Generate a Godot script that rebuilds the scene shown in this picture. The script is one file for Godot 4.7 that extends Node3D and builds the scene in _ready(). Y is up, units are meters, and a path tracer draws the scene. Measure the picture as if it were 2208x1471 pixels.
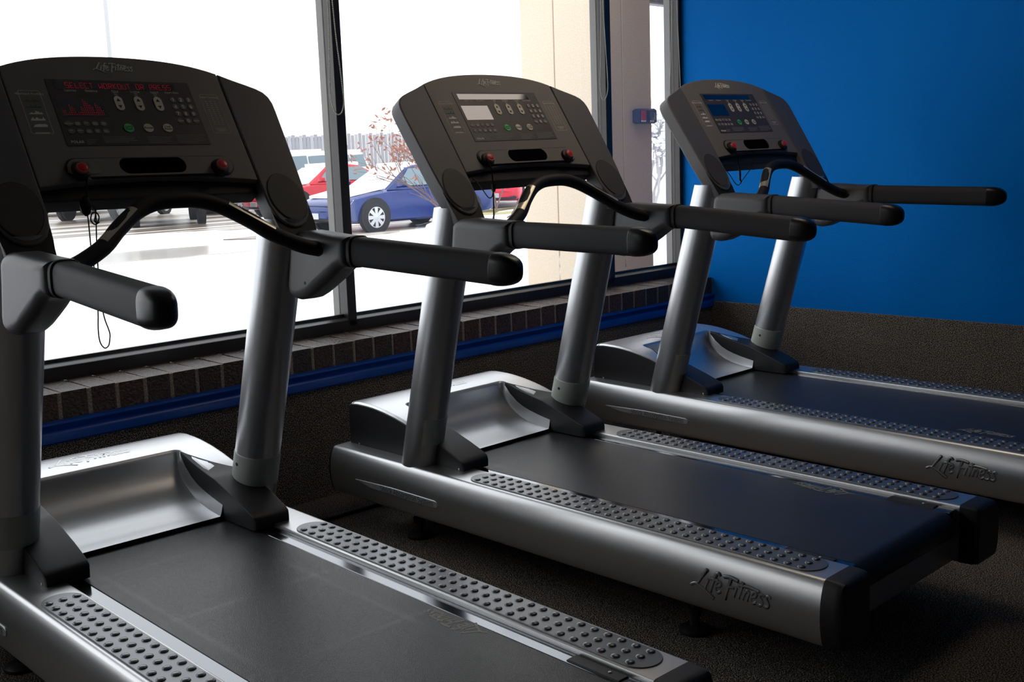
extends Node3D
# A row of three treadmills in front of a shop window; snow and a car park outside.

const Z := Vector3(0, 0, 1)
var M := {}          # materials
var rng := RandomNumberGenerator.new()
var used := {}

# ---------------------------------------------------------------- mesh builder
class MB:
	var P := PackedVector3Array()
	var U := PackedVector2Array()
	var xf := Transform3D()

	func add(p: PackedVector3Array, u: PackedVector2Array = PackedVector2Array()) -> void:
		# p: triangles with a consistent winding; turned so that the normals point out
		var c := Vector3()
		for q in p:
			c += q
		c /= maxf(1.0, p.size())
		var vol := 0.0
		for i in range(0, p.size(), 3):
			vol += (p[i] - c).dot((p[i + 1] - c).cross(p[i + 2] - c))
		if xf.basis.determinant() < 0.0:
			vol = -vol
		for i in range(0, p.size(), 3):
			var o := [i, i + 1, i + 2] if vol >= 0.0 else [i, i + 2, i + 1]
			if xf.basis.determinant() < 0.0:
				o = [o[0], o[2], o[1]]
			for k in o:
				P.append(xf * p[k])
				U.append(u[k] if u.size() == p.size() else Vector2(p[k].x, p[k].z))

	func loft(rings: Array, cap0 := true, cap1 := true, around := true) -> void:
		var t := PackedVector3Array()
		var n: int = rings[0].size()
		for i in rings.size() - 1:
			var a: PackedVector3Array = rings[i]
			var b: PackedVector3Array = rings[i + 1]
			for j in (n if around else n - 1):
				var k := (j + 1) % n
				t.append_array(PackedVector3Array([a[j], a[k], b[k], a[j], b[k], b[j]]))
		for e in 2:
			if (e == 0 and cap0) or (e == 1 and cap1):
				var r: PackedVector3Array = rings[0] if e == 0 else rings[-1]
				var c := Vector3()
				for q in r:
					c += q
				c /= n
				for j in n:
					var k := (j + 1) % n
					if e == 0:
						t.append_array(PackedVector3Array([c, r[k], r[j]]))
					else:
						t.append_array(PackedVector3Array([c, r[j], r[k]]))
		add(t)

	func inset(poly: PackedVector2Array, d: float) -> PackedVector2Array:
		var n := poly.size()
		var s := -1.0 if Geometry2D.is_polygon_clockwise(poly) else 1.0
		var r := PackedVector2Array()
		for i in n:
			var e0 := (poly[i] - poly[(i + n - 1) % n]).normalized()
			var e1 := (poly[(i + 1) % n] - poly[i]).normalized()
			var n0 := Vector2(-e0.y, e0.x) * s
			var n1 := Vector2(-e1.y, e1.x) * s
			var m := n0 + n1
			if m.length() < 0.01:
				m = n0
			m = m.normalized()
			r.append(poly[i] + m * d / maxf(0.45, m.dot(n1)))
		return r

	func prism(poly: PackedVector2Array, d0: float, d1: float, bev := 0.0, steps := 1, bev0 := -1.0) -> void:
		# the polygon lies in x, y and is pushed along z from d0 to d1 with rounded edges
		if bev0 < 0.0:
			bev0 = bev
		var rows := []
		if bev0 > 0.0:
			for i in steps + 1:
				var a := PI / 2 * i / steps
				rows.append([bev0 * (1 - sin(a)), d0 + bev0 * (1 - cos(a))])
		else:
			rows.append([0.0, d0])
		if bev > 0.0:
			for i in steps + 1:
				var a := PI / 2 * i / steps
				rows.append([bev * (1 - cos(a)), d1 - bev * (1 - sin(a))])
		else:
			rows.append([0.0, d1])
		var t := PackedVector3Array()
		var n := poly.size()
		var prev := PackedVector2Array()
		var pz := 0.0
		for r in rows:
			var q := inset(poly, r[0]) if r[0] > 0.0 else poly
			if prev.size():
				for j in n:
					var k := (j + 1) % n
					var A := Vector3(prev[j].x, prev[j].y, pz)
					var B := Vector3(prev[k].x, prev[k].y, pz)
					var Cc := Vector3(q[k].x, q[k].y, r[1])
					var D := Vector3(q[j].x, q[j].y, r[1])
					t.append_array(PackedVector3Array([A, B, Cc, A, Cc, D]))
			prev = q
			pz = r[1]
		var ccw := not Geometry2D.is_polygon_clockwise(poly)
		for e in 2:
			var q2 := inset(poly, rows[0][0]) if e == 0 else inset(poly, rows[-1][0])
			var zz: float = rows[0][1] if e == 0 else rows[-1][1]
			var idx := Geometry2D.triangulate_polygon(q2)
			for i in range(0, idx.size(), 3):
				var a := q2[idx[i]]
				var b := q2[idx[i + 1]]
				var c := q2[idx[i + 2]]
				var pos := (b - a).cross(c - a) > 0.0
				var want := (e == 1) == ccw
				if pos != want:
					var s := b
					b = c
					c = s
				t.append_array(PackedVector3Array([Vector3(a.x, a.y, zz), Vector3(b.x, b.y, zz), Vector3(c.x, c.y, zz)]))
		add(t)

	func box(c: Vector3, s: Vector3, b := 0.0) -> void:
		var h := s / 2
		if b <= 0.0:
			b = minf(0.0005, minf(s.x, minf(s.y, s.z)) * 0.1)
		var rings := []
		for r in [[-h.y, b], [-h.y + b, 0.0], [h.y - b, 0.0], [h.y, b]]:
			var x: float = h.x - r[1]
			var z: float = h.z - r[1]
			rings.append(PackedVector3Array([
				c + Vector3(x - b, r[0], z), c + Vector3(x, r[0], z - b), c + Vector3(x, r[0], -z + b), c + Vector3(x - b, r[0], -z),
				c + Vector3(-x + b, r[0], -z), c + Vector3(-x, r[0], -z + b), c + Vector3(-x, r[0], z - b), c + Vector3(-x + b, r[0], z)]))
		loft(rings)

	func lathe(prof: Array, seg := 24, sx := 1.0, sz := 1.0) -> void:
		# prof: [radius, height] pairs turned round the y axis
		var rings := []
		for p in prof:
			var r := PackedVector3Array()
			for k in seg:
				var a := TAU * k / seg
				r.append(Vector3(cos(a) * p[0] * sx, p[1], sin(a) * p[0] * sz))
			rings.append(r)
		loft(rings)

	func tube(path: Array, r, seg := 10, caps := true, flat := 1.0, up := Vector3.ZERO) -> void:
		# r: a number or one per point; flat squeezes the section along «up»
		var rings := []
		var n := path.size()
		var side := Vector3()
		for i in n:
			var d: Vector3 = (path[mini(i + 1, n - 1)] - path[maxi(i - 1, 0)]).normalized()
			if up != Vector3.ZERO:
				side = d.cross(up).normalized()
			elif i == 0:
				side = d.cross(Vector3.UP if absf(d.y) < 0.9 else Vector3.RIGHT).normalized()
			else:
				side = (side - d * side.dot(d)).normalized()
			var o := side.cross(d).normalized()
			var ring := PackedVector3Array()
			var rr: float = r[i] if r is Array else r
			for k in seg:
				var a := TAU * k / seg
				ring.append(path[i] + side * cos(a) * rr + o * sin(a) * rr * flat)
			rings.append(ring)
		loft(rings, caps, caps)

	func sheet(f: Callable, nu: int, nv: int) -> void:
		# an open surface; f(u, v) with u, v in 0..1
		var t := PackedVector3Array()
		var u := PackedVector2Array()
		var g := []
		for i in nu + 1:
			var row := PackedVector3Array()
			for j in nv + 1:
				row.append(f.call(float(i) / nu, float(j) / nv))
			g.append(row)
		for i in nu:
			for j in nv:
				for q in [[0, 0], [1, 0], [1, 1], [0, 0], [1, 1], [0, 1]]:
					t.append(g[i + q[0]][j + q[1]])
					u.append(Vector2(float(i + q[0]) / nu, float(j + q[1]) / nv))
		var s := t.size()
		for k in s:
			P.append(xf * t[k])
			U.append(u[k])

	func mesh(crease := 38.0) -> ArrayMesh:
		var n := P.size()
		var fn := PackedVector3Array()
		var at := {}
		var ids := PackedInt32Array()
		var faces := []
		for i in range(0, n, 3):
			fn.append((P[i + 1] - P[i]).cross(P[i + 2] - P[i]))
			for k in 3:
				var key := Vector3i((P[i + k] * 20000.0).round())
				var id: int = at.get(key, -1)
				if id < 0:
					id = faces.size()
					at[key] = id
					faces.append(PackedInt32Array())
				faces[id].append(i / 3)
				ids.append(id)
		var cc := cos(deg_to_rad(crease))
		var unit := PackedVector3Array()
		for f in fn:
			unit.append(f.normalized())
		var V := PackedVector3Array()
		var N := PackedVector3Array()
		var T := PackedVector2Array()
		for i in range(0, n, 3):
			if fn[i / 3].length_squared() < 1e-22:
				continue
			for k in [0, 2, 1]:
				var s := Vector3()
				for f in faces[ids[i + k]]:
					if unit[f].dot(unit[i / 3]) > cc:
						s += fn[f]
				V.append(P[i + k])
				N.append(s.normalized() if s.length_squared() > 1e-24 else unit[i / 3])
				T.append(U[i + k])
		var arr := []
		arr.resize(Mesh.ARRAY_MAX)
		arr[Mesh.ARRAY_VERTEX] = V
		arr[Mesh.ARRAY_NORMAL] = N
		arr[Mesh.ARRAY_TEX_UV] = T
		var m := ArrayMesh.new()
		m.add_surface_from_arrays(Mesh.PRIMITIVE_TRIANGLES, arr)
		return m

# ---------------------------------------------------------------- nodes
func mb(x := Transform3D()) -> MB:
	var b := MB.new()
	b.xf = x
	return b

func numbered(called: String) -> String:
	var k: int = used.get(called, 0)
	used[called] = k + 1
	return called if k == 0 else "%s_%03d" % [called, k]

func part(called: String, shape, m: Material, parent: Node, at := Transform3D(), label := "") -> MeshInstance3D:
	var o := MeshInstance3D.new()
	var k := 0
	var nm := called
	while parent.has_node(NodePath(nm)):
		k += 1
		nm = "%s_%03d" % [called, k]
	o.name = nm
	o.mesh = shape.mesh() if shape is MB else shape
	o.material_override = m
	o.transform = at
	parent.add_child(o, true)
	if label:
		o.set_meta("label", label)
	return o

func thing(called: String, label: String, category: String, at := Transform3D(), group := "", kind := "") -> Node3D:
	var o := Node3D.new()
	o.name = numbered(called)
	o.transform = at
	add_child(o, true)
	tag(o, label, category, group, kind)
	return o

func tag(o: Node, label: String, category: String, group := "", kind := "") -> void:
	o.set_meta("label", label)
	o.set_meta("category", category)
	if group:
		o.set_meta("group", group)
	if kind:
		o.set_meta("kind", kind)

func solo(called: String, shape, m: Material, label: String, category: String, kind := "", group := "", at := Transform3D()) -> MeshInstance3D:
	var o := MeshInstance3D.new()
	o.name = numbered(called)
	o.mesh = shape.mesh() if shape is MB else shape
	o.material_override = m
	o.transform = at
	add_child(o, true)
	tag(o, label, category, group, kind)
	return o

func pos(x: float, y: float, z: float) -> Transform3D:
	return Transform3D(Basis(), Vector3(x, y, z))

func pv(a: Array) -> PackedVector2Array:
	var r := PackedVector2Array()
	for i in range(0, a.size(), 2):
		r.append(Vector2(a[i], a[i + 1]))
	return r

func mirror(p: PackedVector2Array) -> PackedVector2Array:
	var r := PackedVector2Array()
	for q in p:
		r.append(Vector2(-q.x, q.y))
	r.reverse()
	return r

func stadium(cx: float, cy: float, hw: float, hh: float, n := 12) -> PackedVector2Array:
	# hw, hh half sizes; round ends on the longer axis
	var r := PackedVector2Array()
	var rad := minf(hw, hh)
	for s in 4:
		var ox := (hw - rad) * (1 if s in [0, 3] else -1)
		var oy := (hh - rad) * (1 if s in [0, 1] else -1)
		for i in n / 2:
			var a := PI / 2 * (s + (i + 0.5) / (n / 2.0))
			r.append(Vector2(cx + ox + cos(a) * rad, cy + oy + sin(a) * rad))
	return r

func ellipse(cx: float, cy: float, a: float, b: float, turn := 0.0, n := 36) -> PackedVector2Array:
	var r := PackedVector2Array()
	for i in n:
		var t := TAU * i / n
		r.append(Vector2(cx, cy) + Vector2(cos(t) * a, sin(t) * b).rotated(turn))
	return r

func rect(x0: float, y0: float, x1: float, y1: float) -> PackedVector2Array:
	return PackedVector2Array([Vector2(x0, y0), Vector2(x1, y0), Vector2(x1, y1), Vector2(x0, y1)])

func curve(pts: Array, per := 6) -> Array:
	# Catmull-Rom through the points
	var r := []
	var n := pts.size()
	for i in n - 1:
		var a = pts[maxi(i - 1, 0)]
		var b = pts[i]
		var c = pts[i + 1]
		var d = pts[mini(i + 2, n - 1)]
		for k in per:
			r.append(b.cubic_interpolate(c, a, d, float(k) / per))
	r.append(pts[n - 1])
	return r

func text(s: String, height: float, depth: float, m: Material, parent: Node, called: String, at: Transform3D, font := "Droid Sans", bold := false) -> MeshInstance3D:
	var t := TextMesh.new()
	var f := SystemFont.new()
	f.font_names = PackedStringArray([font])
	if bold:
		f.font_weight = 700
	t.font = f
	t.text = s
	t.font_size = 32
	t.pixel_size = height / 23.0
	t.depth = depth
	t.curve_step = 2.0
	return part(called, t, m, parent, at)

# ---------------------------------------------------------------- materials
func col(r: int, g: int, b: int) -> Color:
	return Color(r / 255.0, g / 255.0, b / 255.0)

func mat(c: Color, rough := 0.6, metal := 0.0, spec := 0.5) -> StandardMaterial3D:
	var m := StandardMaterial3D.new()
	m.albedo_color = c
	m.roughness = rough
	m.metallic = metal
	m.metallic_specular = spec
	return m

func noise(freq: float, c0: Color, c1: Color, octaves := 3, size := 512, kind := FastNoiseLite.TYPE_SIMPLEX_SMOOTH, lo := 0.3, hi := 0.7) -> NoiseTexture2D:
	var t := NoiseTexture2D.new()
	var n := FastNoiseLite.new()
	n.noise_type = kind
	n.frequency = freq
	n.fractal_octaves = octaves
	n.seed = 7
	t.noise = n
	t.width = size
	t.height = size
	t.seamless = true
	var g := Gradient.new()
	g.offsets = PackedFloat32Array([lo, hi])
	g.colors = PackedColorArray([c0, c1])
	t.color_ramp = g
	return t

func bumps(freq: float, strength: float, octaves := 3, size := 512) -> NoiseTexture2D:
	var t := NoiseTexture2D.new()
	var n := FastNoiseLite.new()
	n.frequency = freq
	n.fractal_octaves = octaves
	n.seed = 11
	t.noise = n
	t.width = size
	t.height = size
	t.seamless = true
	t.as_normal_map = true
	t.bump_strength = strength
	return t

func tri(m: StandardMaterial3D, s: float) -> StandardMaterial3D:
	m.uv1_triplanar = true
	m.uv1_world_triplanar = true
	m.uv1_scale = Vector3(s, s, s)
	return m

func glow(c: Color, e: float) -> StandardMaterial3D:
	var m := mat(c, 0.6)
	m.emission_enabled = true
	m.emission = c
	m.emission_energy_multiplier = e
	return m

func materials() -> void:
	M.silver = mat(col(200, 200, 200), 0.34, 0.93)
	M.upright = mat(col(204, 205, 207), 0.33, 0.92)
	M.shell = mat(col(204, 205, 207), 0.33, 0.88)
	M.sleeve = mat(col(178, 184, 176), 0.45, 0.1)
	M.black = mat(col(30, 30, 33), 0.5)
	M.black_gloss = mat(col(20, 20, 21), 0.33)
	M.black_soft = mat(col(26, 26, 28), 0.62)
	M.console = mat(col(132, 126, 121), 0.6)
	M.console.normal_enabled = true
	M.console.normal_texture = bumps(0.25, 1.2, 2, 256)
	M.console.normal_scale = 0.25
	M.console.uv1_triplanar = true
	M.console.uv1_scale = Vector3(12, 12, 12)
	M.wing = mat(col(104, 102, 103), 0.55)
	M.disc = mat(col(76, 74, 72), 0.6)
	M.overlay = mat(col(78, 72, 72), 0.5)
	M.screen = mat(col(104, 105, 110), 0.07, 1.0)
	M.key = mat(col(120, 116, 114), 0.6)
	M.white_print = mat(col(245, 242, 234), 0.7)
	M.dim_print = mat(col(225, 220, 208), 0.7)
	M.faint_print = mat(col(150, 146, 138), 0.7)
	M.yellow_print = mat(col(105, 95, 50), 0.7)
	M.teal_print = mat(col(60, 100, 98), 0.7)
	M.black_print = mat(col(60, 56, 40), 0.7)
	M.rocker = mat(col(232, 227, 206), 0.5)
	M.green = mat(col(84, 222, 132), 0.5)
	M.red = mat(col(232, 30, 44), 0.3)
	M.red_ring = mat(col(205, 120, 112), 0.4)
	M.led = glow(col(190, 8, 40), 0.14)
	M.facade = mat(col(84, 64, 48), 0.8)
	M.pavement = mat(col(92, 76, 62), 0.6)
	M.emblem = mat(col(176, 178, 180), 0.34, 0.7)
	M.tape = mat(col(176, 172, 160), 0.28)
	M.tape.transparency = BaseMaterial3D.TRANSPARENCY_ALPHA
	M.tape.albedo_color.a = 0.62
	M.grip = mat(col(52, 52, 55), 0.7)
	M.grip.normal_enabled = true
	M.grip.normal_texture = bumps(0.2, 3.0, 2, 256)
	M.grip.normal_scale = 0.4
	M.grip.uv1_triplanar = true
	M.grip.uv1_scale = Vector3(14, 14, 14)
	M.housing = mat(col(82, 81, 83), 0.45)
	M.sensor = mat(col(226, 218, 196), 0.3, 0.55)
	M.belt = mat(Color.WHITE, 0.3, 0.0, 0.35)
	M.belt.albedo_texture = noise(0.3, col(22, 22, 24), col(74, 74, 77), 2, 512)
	M.belt.normal_enabled = true
	M.belt.normal_texture = bumps(0.3, 3.0, 2, 512)
	M.belt.normal_scale = 0.3
	M.belt.uv1_triplanar = true
	M.belt.uv1_scale = Vector3(2.6, 2.6, 2.6)
	M.scuff = mat(col(150, 150, 152), 0.6)
	M.scuff.transparency = BaseMaterial3D.TRANSPARENCY_ALPHA
	M.scuff.albedo_color.a = 0.28
	M.belt_print = mat(col(150, 147, 135), 0.6)
	M.polished = mat(col(120, 122, 126), 0.1, 0.95)
	M.pad = mat(col(112, 114, 118), 0.34, 0.35, 0.7)
	M.stud = mat(col(104, 106, 110), 0.28, 0.4, 0.7)
	M.chrome = mat(col(200, 200, 202), 0.35, 0.6)
	M.plate = mat(col(150, 150, 150), 0.5, 0.3)
	M.name_plate = mat(col(186, 187, 188), 0.4, 0.6)
	M.void = mat(col(9, 9, 10), 0.95, 0.0, 0.1)
	M.plate_print = mat(col(62, 62, 66), 0.6)
	M.cord = mat(col(16, 15, 16), 0.6)
	# room
	M.carpet = tri(mat(Color.WHITE, 0.95), 1.15)
	M.carpet.albedo_texture = noise(0.16, col(52, 47, 44), col(190, 178, 166), 2, 1024, FastNoiseLite.TYPE_SIMPLEX_SMOOTH, 0.34, 0.68)
	M.carpet.normal_enabled = true
	M.carpet.normal_texture = bumps(0.17, 9.0, 2, 1024)
	M.carpet.metallic_specular = 0.1
	M.wall_blue = tri(mat(col(0, 122, 214), 0.5, 0.0, 0.15), 3.0)
	M.wall_blue.normal_enabled = true
	M.wall_blue.normal_texture = bumps(0.09, 2.5, 3, 512)
	M.wall_blue.normal_scale = 0.35
	M.blue_trim = mat(col(0, 74, 170), 0.35)
	M.wall_plain = mat(col(92, 90, 88), 0.8)
	M.ceiling = mat(col(112, 110, 106), 0.9)
	M.frame = mat(col(62, 60, 60), 0.3, 0.5)
	M.frame_ext = mat(col(120, 118, 114), 0.5, 0.3)
	M.bricks = []
	for k in 4:
		var b := tri(mat(Color.WHITE, 0.36), 5.0)
		var d := [0, 6, -6, 10][k] as int
		b.albedo_texture = noise(0.04, col(60 + d, 48, 43), col(80 + d, 64 + d / 2, 57), 4, 256)
		b.normal_enabled = true
		b.normal_texture = bumps(0.06, 5.0, 4, 256) if k == 0 else M.bricks[0].normal_texture
		M.bricks.append(b)
	M.mortar = tri(mat(Color.WHITE, 0.9), 6.0)
	M.mortar.albedo_texture = noise(0.08, col(120, 110, 100), col(168, 158, 146), 3, 256)
	M.glass = mat(Color(0.95, 0.97, 1.0, 0.05), 0.02, 0.0, 0.5)
	M.glass.transparency = BaseMaterial3D.TRANSPARENCY_ALPHA
	M.bead = mat(col(205, 198, 182), 0.4)
	# outside
	M.snow = tri(mat(Color.WHITE, 0.8), 0.3)
	M.snow.albedo_texture = noise(0.02, col(236, 238, 242), col(250, 250, 250), 3, 512)
	M.wet = mat(Color.WHITE, 0.35)
	M.wet.albedo_texture = noise(0.012, col(80, 66, 52), col(222, 214, 204), 5, 1024, FastNoiseLite.TYPE_SIMPLEX_SMOOTH, 0.34, 0.66)
	M.puddle = mat(col(172, 164, 154), 0.16)
	M.stucco = tri(mat(Color.WHITE, 0.85), 3.0)
	M.stucco.albedo_texture = noise(0.05, col(224, 206, 180), col(234, 217, 192), 4, 512)
	M.stone = tri(mat(Color.WHITE, 0.7), 2.0)
	M.stone.albedo_texture = noise(0.01, col(150, 128, 108), col(236, 226, 214), 4, 512)
	M.tire = mat(col(30, 30, 33), 0.8)
	M.rim = mat(col(190, 192, 196), 0.3, 0.7)
	M.car_glass = mat(col(110, 130, 140), 0.08)
	M.lamp_glass = mat(col(235, 230, 215), 0.15)
	M.fence = mat(col(160, 160, 168), 0.9)
	M.fence2 = mat(col(180, 180, 188), 0.9)
	M.leaf = mat(col(150, 96, 78), 0.8)
	M.twig = mat(col(110, 92, 84), 0.9)
	M.snow_twig = mat(col(176, 172, 170), 0.9)
	M.pale_wall = mat(col(252, 250, 240), 0.9)
	M.pale_roof = mat(col(240, 240, 238), 0.9)
	M.pole = mat(col(190, 192, 196), 0.6)
	M.grass = mat(col(168, 158, 112), 0.9)

# ---------------------------------------------------------------- the scene
func _ready() -> void:
	rng.seed = 5
	var cam := Camera3D.new()
	cam.name = "camera"
	cam.transform = Transform3D(Basis(Vector3(0.721326, -0.032395, -0.691838), Vector3(-0.087997, 0.986523, -0.137942), Vector3(0.686983, 0.160381, 0.708754)), Vector3(3.35002, 1.35951, 1.45864))
	var focal := 2438.313      # in pixels of a 2208 x 1471 picture
	cam.set_frustum(0.05 * 1471.0 / focal, Vector2(0.05 * (1104.0 - 1137.71) / focal, -0.05 * (735.5 - 720.88) / focal), 0.05, 400.0)
	add_child(cam)
	cam.current = true

	var env := Environment.new()
	var sky := Sky.new()
	var ps := ProceduralSkyMaterial.new()
	ps.sky_top_color = Color(0.96, 0.98, 1.0)
	ps.sky_horizon_color = Color(1.0, 1.0, 1.0)
	ps.sky_curve = 0.2
	ps.ground_horizon_color = Color(0.97, 0.97, 0.98)
	ps.ground_bottom_color = Color(0.9, 0.9, 0.9)
	sky.sky_material = ps
	env.background_mode = Environment.BG_SKY
	env.sky = sky
	env.background_energy_multiplier = 2.6
	env.ambient_light_source = Environment.AMBIENT_SOURCE_DISABLED
	env.tonemap_mode = Environment.TONE_MAPPER_LINEAR
	env.tonemap_exposure = 1.0
	env.sdfgi_enabled = true
	env.ssao_enabled = true
	env.ssil_enabled = true
	var we := WorldEnvironment.new()
	we.name = "world"
	we.environment = env
	add_child(we)

	materials()
	room()
	outside()
	gym()

# ---------------------------------------------------------------- room
const NORTH := -3.865     # face of the blue wall
const WEST := -0.335      # inner face of the low wall under the windows

func structure(called: String, b: MB, m: Material, label: String, category: String) -> MeshInstance3D:
	return solo(called, b, m, label, category, "structure")

func room() -> void:
	var b := mb()
	b.box(Vector3(3.5, -0.06, 1.0), Vector3(9.2, 0.12, 10.2), 0.002)
	structure("floor", b, M.carpet, "dark speckled brown carpet floor under the treadmills", "floor")
	b = mb()
	b.box(Vector3(3.4, 2.78, 1.0), Vector3(9.4, 0.16, 10.2), 0.002)
	structure("ceiling", b, M.ceiling, "plain off-white ceiling above the gym", "ceiling")
	b = mb()
	b.box(Vector3(3.55, 1.35, NORTH - 0.1), Vector3(8.3, 2.9, 0.2), 0.002)
	structure("wall_north", b, M.wall_blue, "bright blue painted wall behind the farthest treadmill", "wall")
	b = mb()
	b.box(Vector3(3.4, 1.35, 5.8), Vector3(9.4, 2.9, 0.2), 0.002)
	structure("wall_south", b, M.wall_plain, "plain grey wall at the near end of the room", "wall")
	b = mb()
	b.box(Vector3(7.6, 1.35, 1.0), Vector3(0.2, 2.9, 10.0), 0.002)
	structure("wall_east", b, M.wall_plain, "plain grey wall opposite the windows", "wall")
	# low wall: carpeted below, blue rail, rowlock course of bricks as the window sill
	b = mb()
	b.box(Vector3(-0.49, 0.17, 0.9), Vector3(0.29, 0.66, 9.7), 0.002)
	b.box(Vector3(-0.45, 0.556, 0.9), Vector3(0.2275, 0.116, 9.66), 0.002)
	b.box(Vector3(-0.585, 2.69, 0.9), Vector3(0.12, 0.2, 9.7), 0.002)
	var wall := structure("wall_west", b, M.mortar, "low brick wall under the shop windows with pale mortar joints", "wall")
	var kinds := []
	for k in 6:
		b = mb()
		var hx := 0.107
		var h := 0.0455 - 0.0006 * (k % 3)
		var r := rng
		var sk := [r.randf_range(-0.0015, 0.0015), r.randf_range(-0.0015, 0.0015), r.randf_range(-0.002, 0.001)]
		var pr := pv([-hx + 0.0, -0.06, hx, -0.06, hx + sk[0], 0.058 + sk[2], -hx, 0.063 + sk[2]])
		b.prism(pr, -h, h, 0.004, 2)
		kinds.append(b.mesh())
	var z := -3.815
	var i := 0
	while z < 0.9:
		var o := part("brick", kinds[rng.randi() % 6], M.bricks[[0, 1, 2, 0, 3, 1][rng.randi() % 6]], wall, Transform3D(Basis(Vector3.UP, rng.randf_range(-0.008, 0.008)), Vector3(-0.441 + rng.randf_range(-0.0015, 0.0015), 0.558, z)))
		z += 0.1018
		i += 1
	b = mb()
	b.box(Vector3(-0.441, 0.56, 3.3), Vector3(0.213, 0.12, 4.75), 0.004)
	part("brick_course", b, M.bricks[0], wall)
	b = mb()
	b.box(Vector3(-0.3385, 0.224, 0.9), Vector3(0.013, 0.455, 9.66), 0.002)
	structure("baseboard_west", b, M.carpet, "dark carpet covering the low wall below the blue rail", "wall covering")
	b = mb()
	b.box(Vector3(3.5, 0.241, NORTH + 0.006), Vector3(7.9, 0.482, 0.012), 0.002)
	structure("baseboard_north", b, M.carpet, "speckled brown carpet band along the foot of the blue wall", "wall covering")
	# blue moulding
	b = mb(Transform3D(Basis(Vector3(1, 0, 0), Vector3(0, 1, 0), Vector3(0, 0, 1)), Vector3(-0.345, 0, 0)))
	b.prism(pv([0.0, 0.449, 0.022, 0.449, 0.027, 0.455, 0.027, 0.478, 0.022, 0.486, 0.016, 0.491, 0.018, 0.499, 0.027, 0.507, 0.031, 0.515, 0.029, 0.522, 0.022, 0.526, 0.0, 0.526]), NORTH + 0.001, 5.68)
	structure("trim_1", b, M.blue_trim, "glossy blue moulding running along under the brick sill", "moulding")
	# windows between mullions
	var ms := [NORTH, -3.217, -1.472, 0.273, 2.018, 3.763, 5.508]
	for k in ms.size() - 1:
		var z0: float = ms[k]
		var z1: float = ms[k + 1]
		var w := Node3D.new()
		w.name = "window_%d" % (k + 1)
		add_child(w, true)
		tag(w, ["narrow window with dark frame next to the blue wall", "tall shop window with dark frame behind the middle treadmill, pier outside", "tall shop window with dark frame behind the nearest treadmill, cars outside",
			"first shop window to the near side of the nearest treadmill", "second shop window to the near side of the nearest treadmill", "shop window at the near end of the window wall"][k], "window", "", "structure")
		b = mb()
		var a := z0 + (0.032 if k == 0 else 0.0)
		# sill member: front face, sloping top, stop, outer sill
		b.prism(pv([-0.53, 0.619, -0.53, 0.666, -0.534, 0.669, -0.566, 0.679, -0.568, 0.690, -0.586, 0.690, -0.588, 0.676, -0.635, 0.668, -0.635, 0.619]), z0 + 0.001, z1)
		part("bottom_rail", b, M.frame, w)
		b = mb()
		b.box(Vector3(-0.583, 2.58, (z0 + z1) / 2), Vector3(0.105, 0.06, z1 - z0 - 0.002), 0.003)
		part("top_rail", b, M.frame, w)
		for e in ([[z1, 0.023]] if k > 0 else [[z1, 0.023], [z0 + 0.0155, 0.0145]]):
			var zz: float = e[0]
			var hw: float = e[1]
			b = mb()
			b.box(Vector3(-0.549, 1.62, zz), Vector3(0.038, 1.96, hw * 2), 0.003)
			b.box(Vector3(-0.578, 1.62, zz), Vector3(0.02, 1.96, hw * 2 - 0.006), 0.001)
			var ml := part("mullion", b, M.frame, w)
			b = mb()
			b.box(Vector3(-0.612, 1.62, zz), Vector3(0.046, 1.96, hw * 2), 0.003)
			part("mullion_cover", b, M.frame_ext, ml)
		b = mb()
		b.box(Vector3(-0.5765, 1.62, (z0 + z1) / 2), Vector3(0.006, 1.88, z1 - z0 - 0.03), 0.0005)
		part("pane", b, M.glass, w)
	# bead chains of the blinds
	var chains := [
		[[2.57, -1.416], [1.99, -1.418], [1.75, -1.409], [1.637, -1.403], [1.575, -1.409], [1.54, -1.424], [1.531, -1.438], [1.54, -1.455], [1.568, -1.467], [1.60, -1.470], [1.70, -1.462], [1.989, -1.441], [2.57, -1.43]],
		[[2.57, -3.136], [2.1, -3.136], [1.8, -3.124], [1.67, -3.118], [1.62, -3.127], [1.604, -3.142], [1.618, -3.162], [1.66, -3.178], [1.72, -3.178], [1.9, -3.166], [2.1, -3.155], [2.57, -3.15]],
		[[2.57, -3.75], [2.15, -3.745], [1.85, -3.728], [1.7, -3.715], [1.6, -3.712], [1.53, -3.725], [1.51, -3.76], [1.53, -3.795], [1.6, -3.812], [1.727, -3.81], [2.15, -3.788], [2.57, -3.78]]]
	var cl := ["white bead chain loop hanging at the mullion behind the nearest treadmill", "pale bead chain loop hanging at the mullion beside the beige pier", "pale bead chain loop hanging at the frame beside the blue wall"]
	for k in 3:
		b = mb()
		var pts := []
		for q in chains[k]:
			pts.append(Vector3(-0.505, q[0], q[1]))
		var path := curve(pts, 8)
		var bead := mb()
		bead.lathe([[0.0003, -0.003], [0.0024, -0.0018], [0.003, 0.0], [0.0024, 0.0018], [0.0003, 0.003]], 6)
		var left := 0.0
		for j in path.size() - 1:
			var d: float = path[j].distance_to(path[j + 1])
			while left < d:
				var c: Vector3 = path[j].lerp(path[j + 1], left / d)
				for q in bead.P:
					b.P.append(q + c)
					b.U.append(Vector2())
				left += 0.0075
			left -= d
		b.tube(path, 0.0012, 5)
		solo("blind_chain", b, M.bead, cl[k], "blind chain", "", "bead chains of the window blinds")
	# ceiling light panels
	var lamps := [[0.975, -2.04], [0.975, 1.6], [3.6, -2.04], [3.6, 1.6]]
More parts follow.
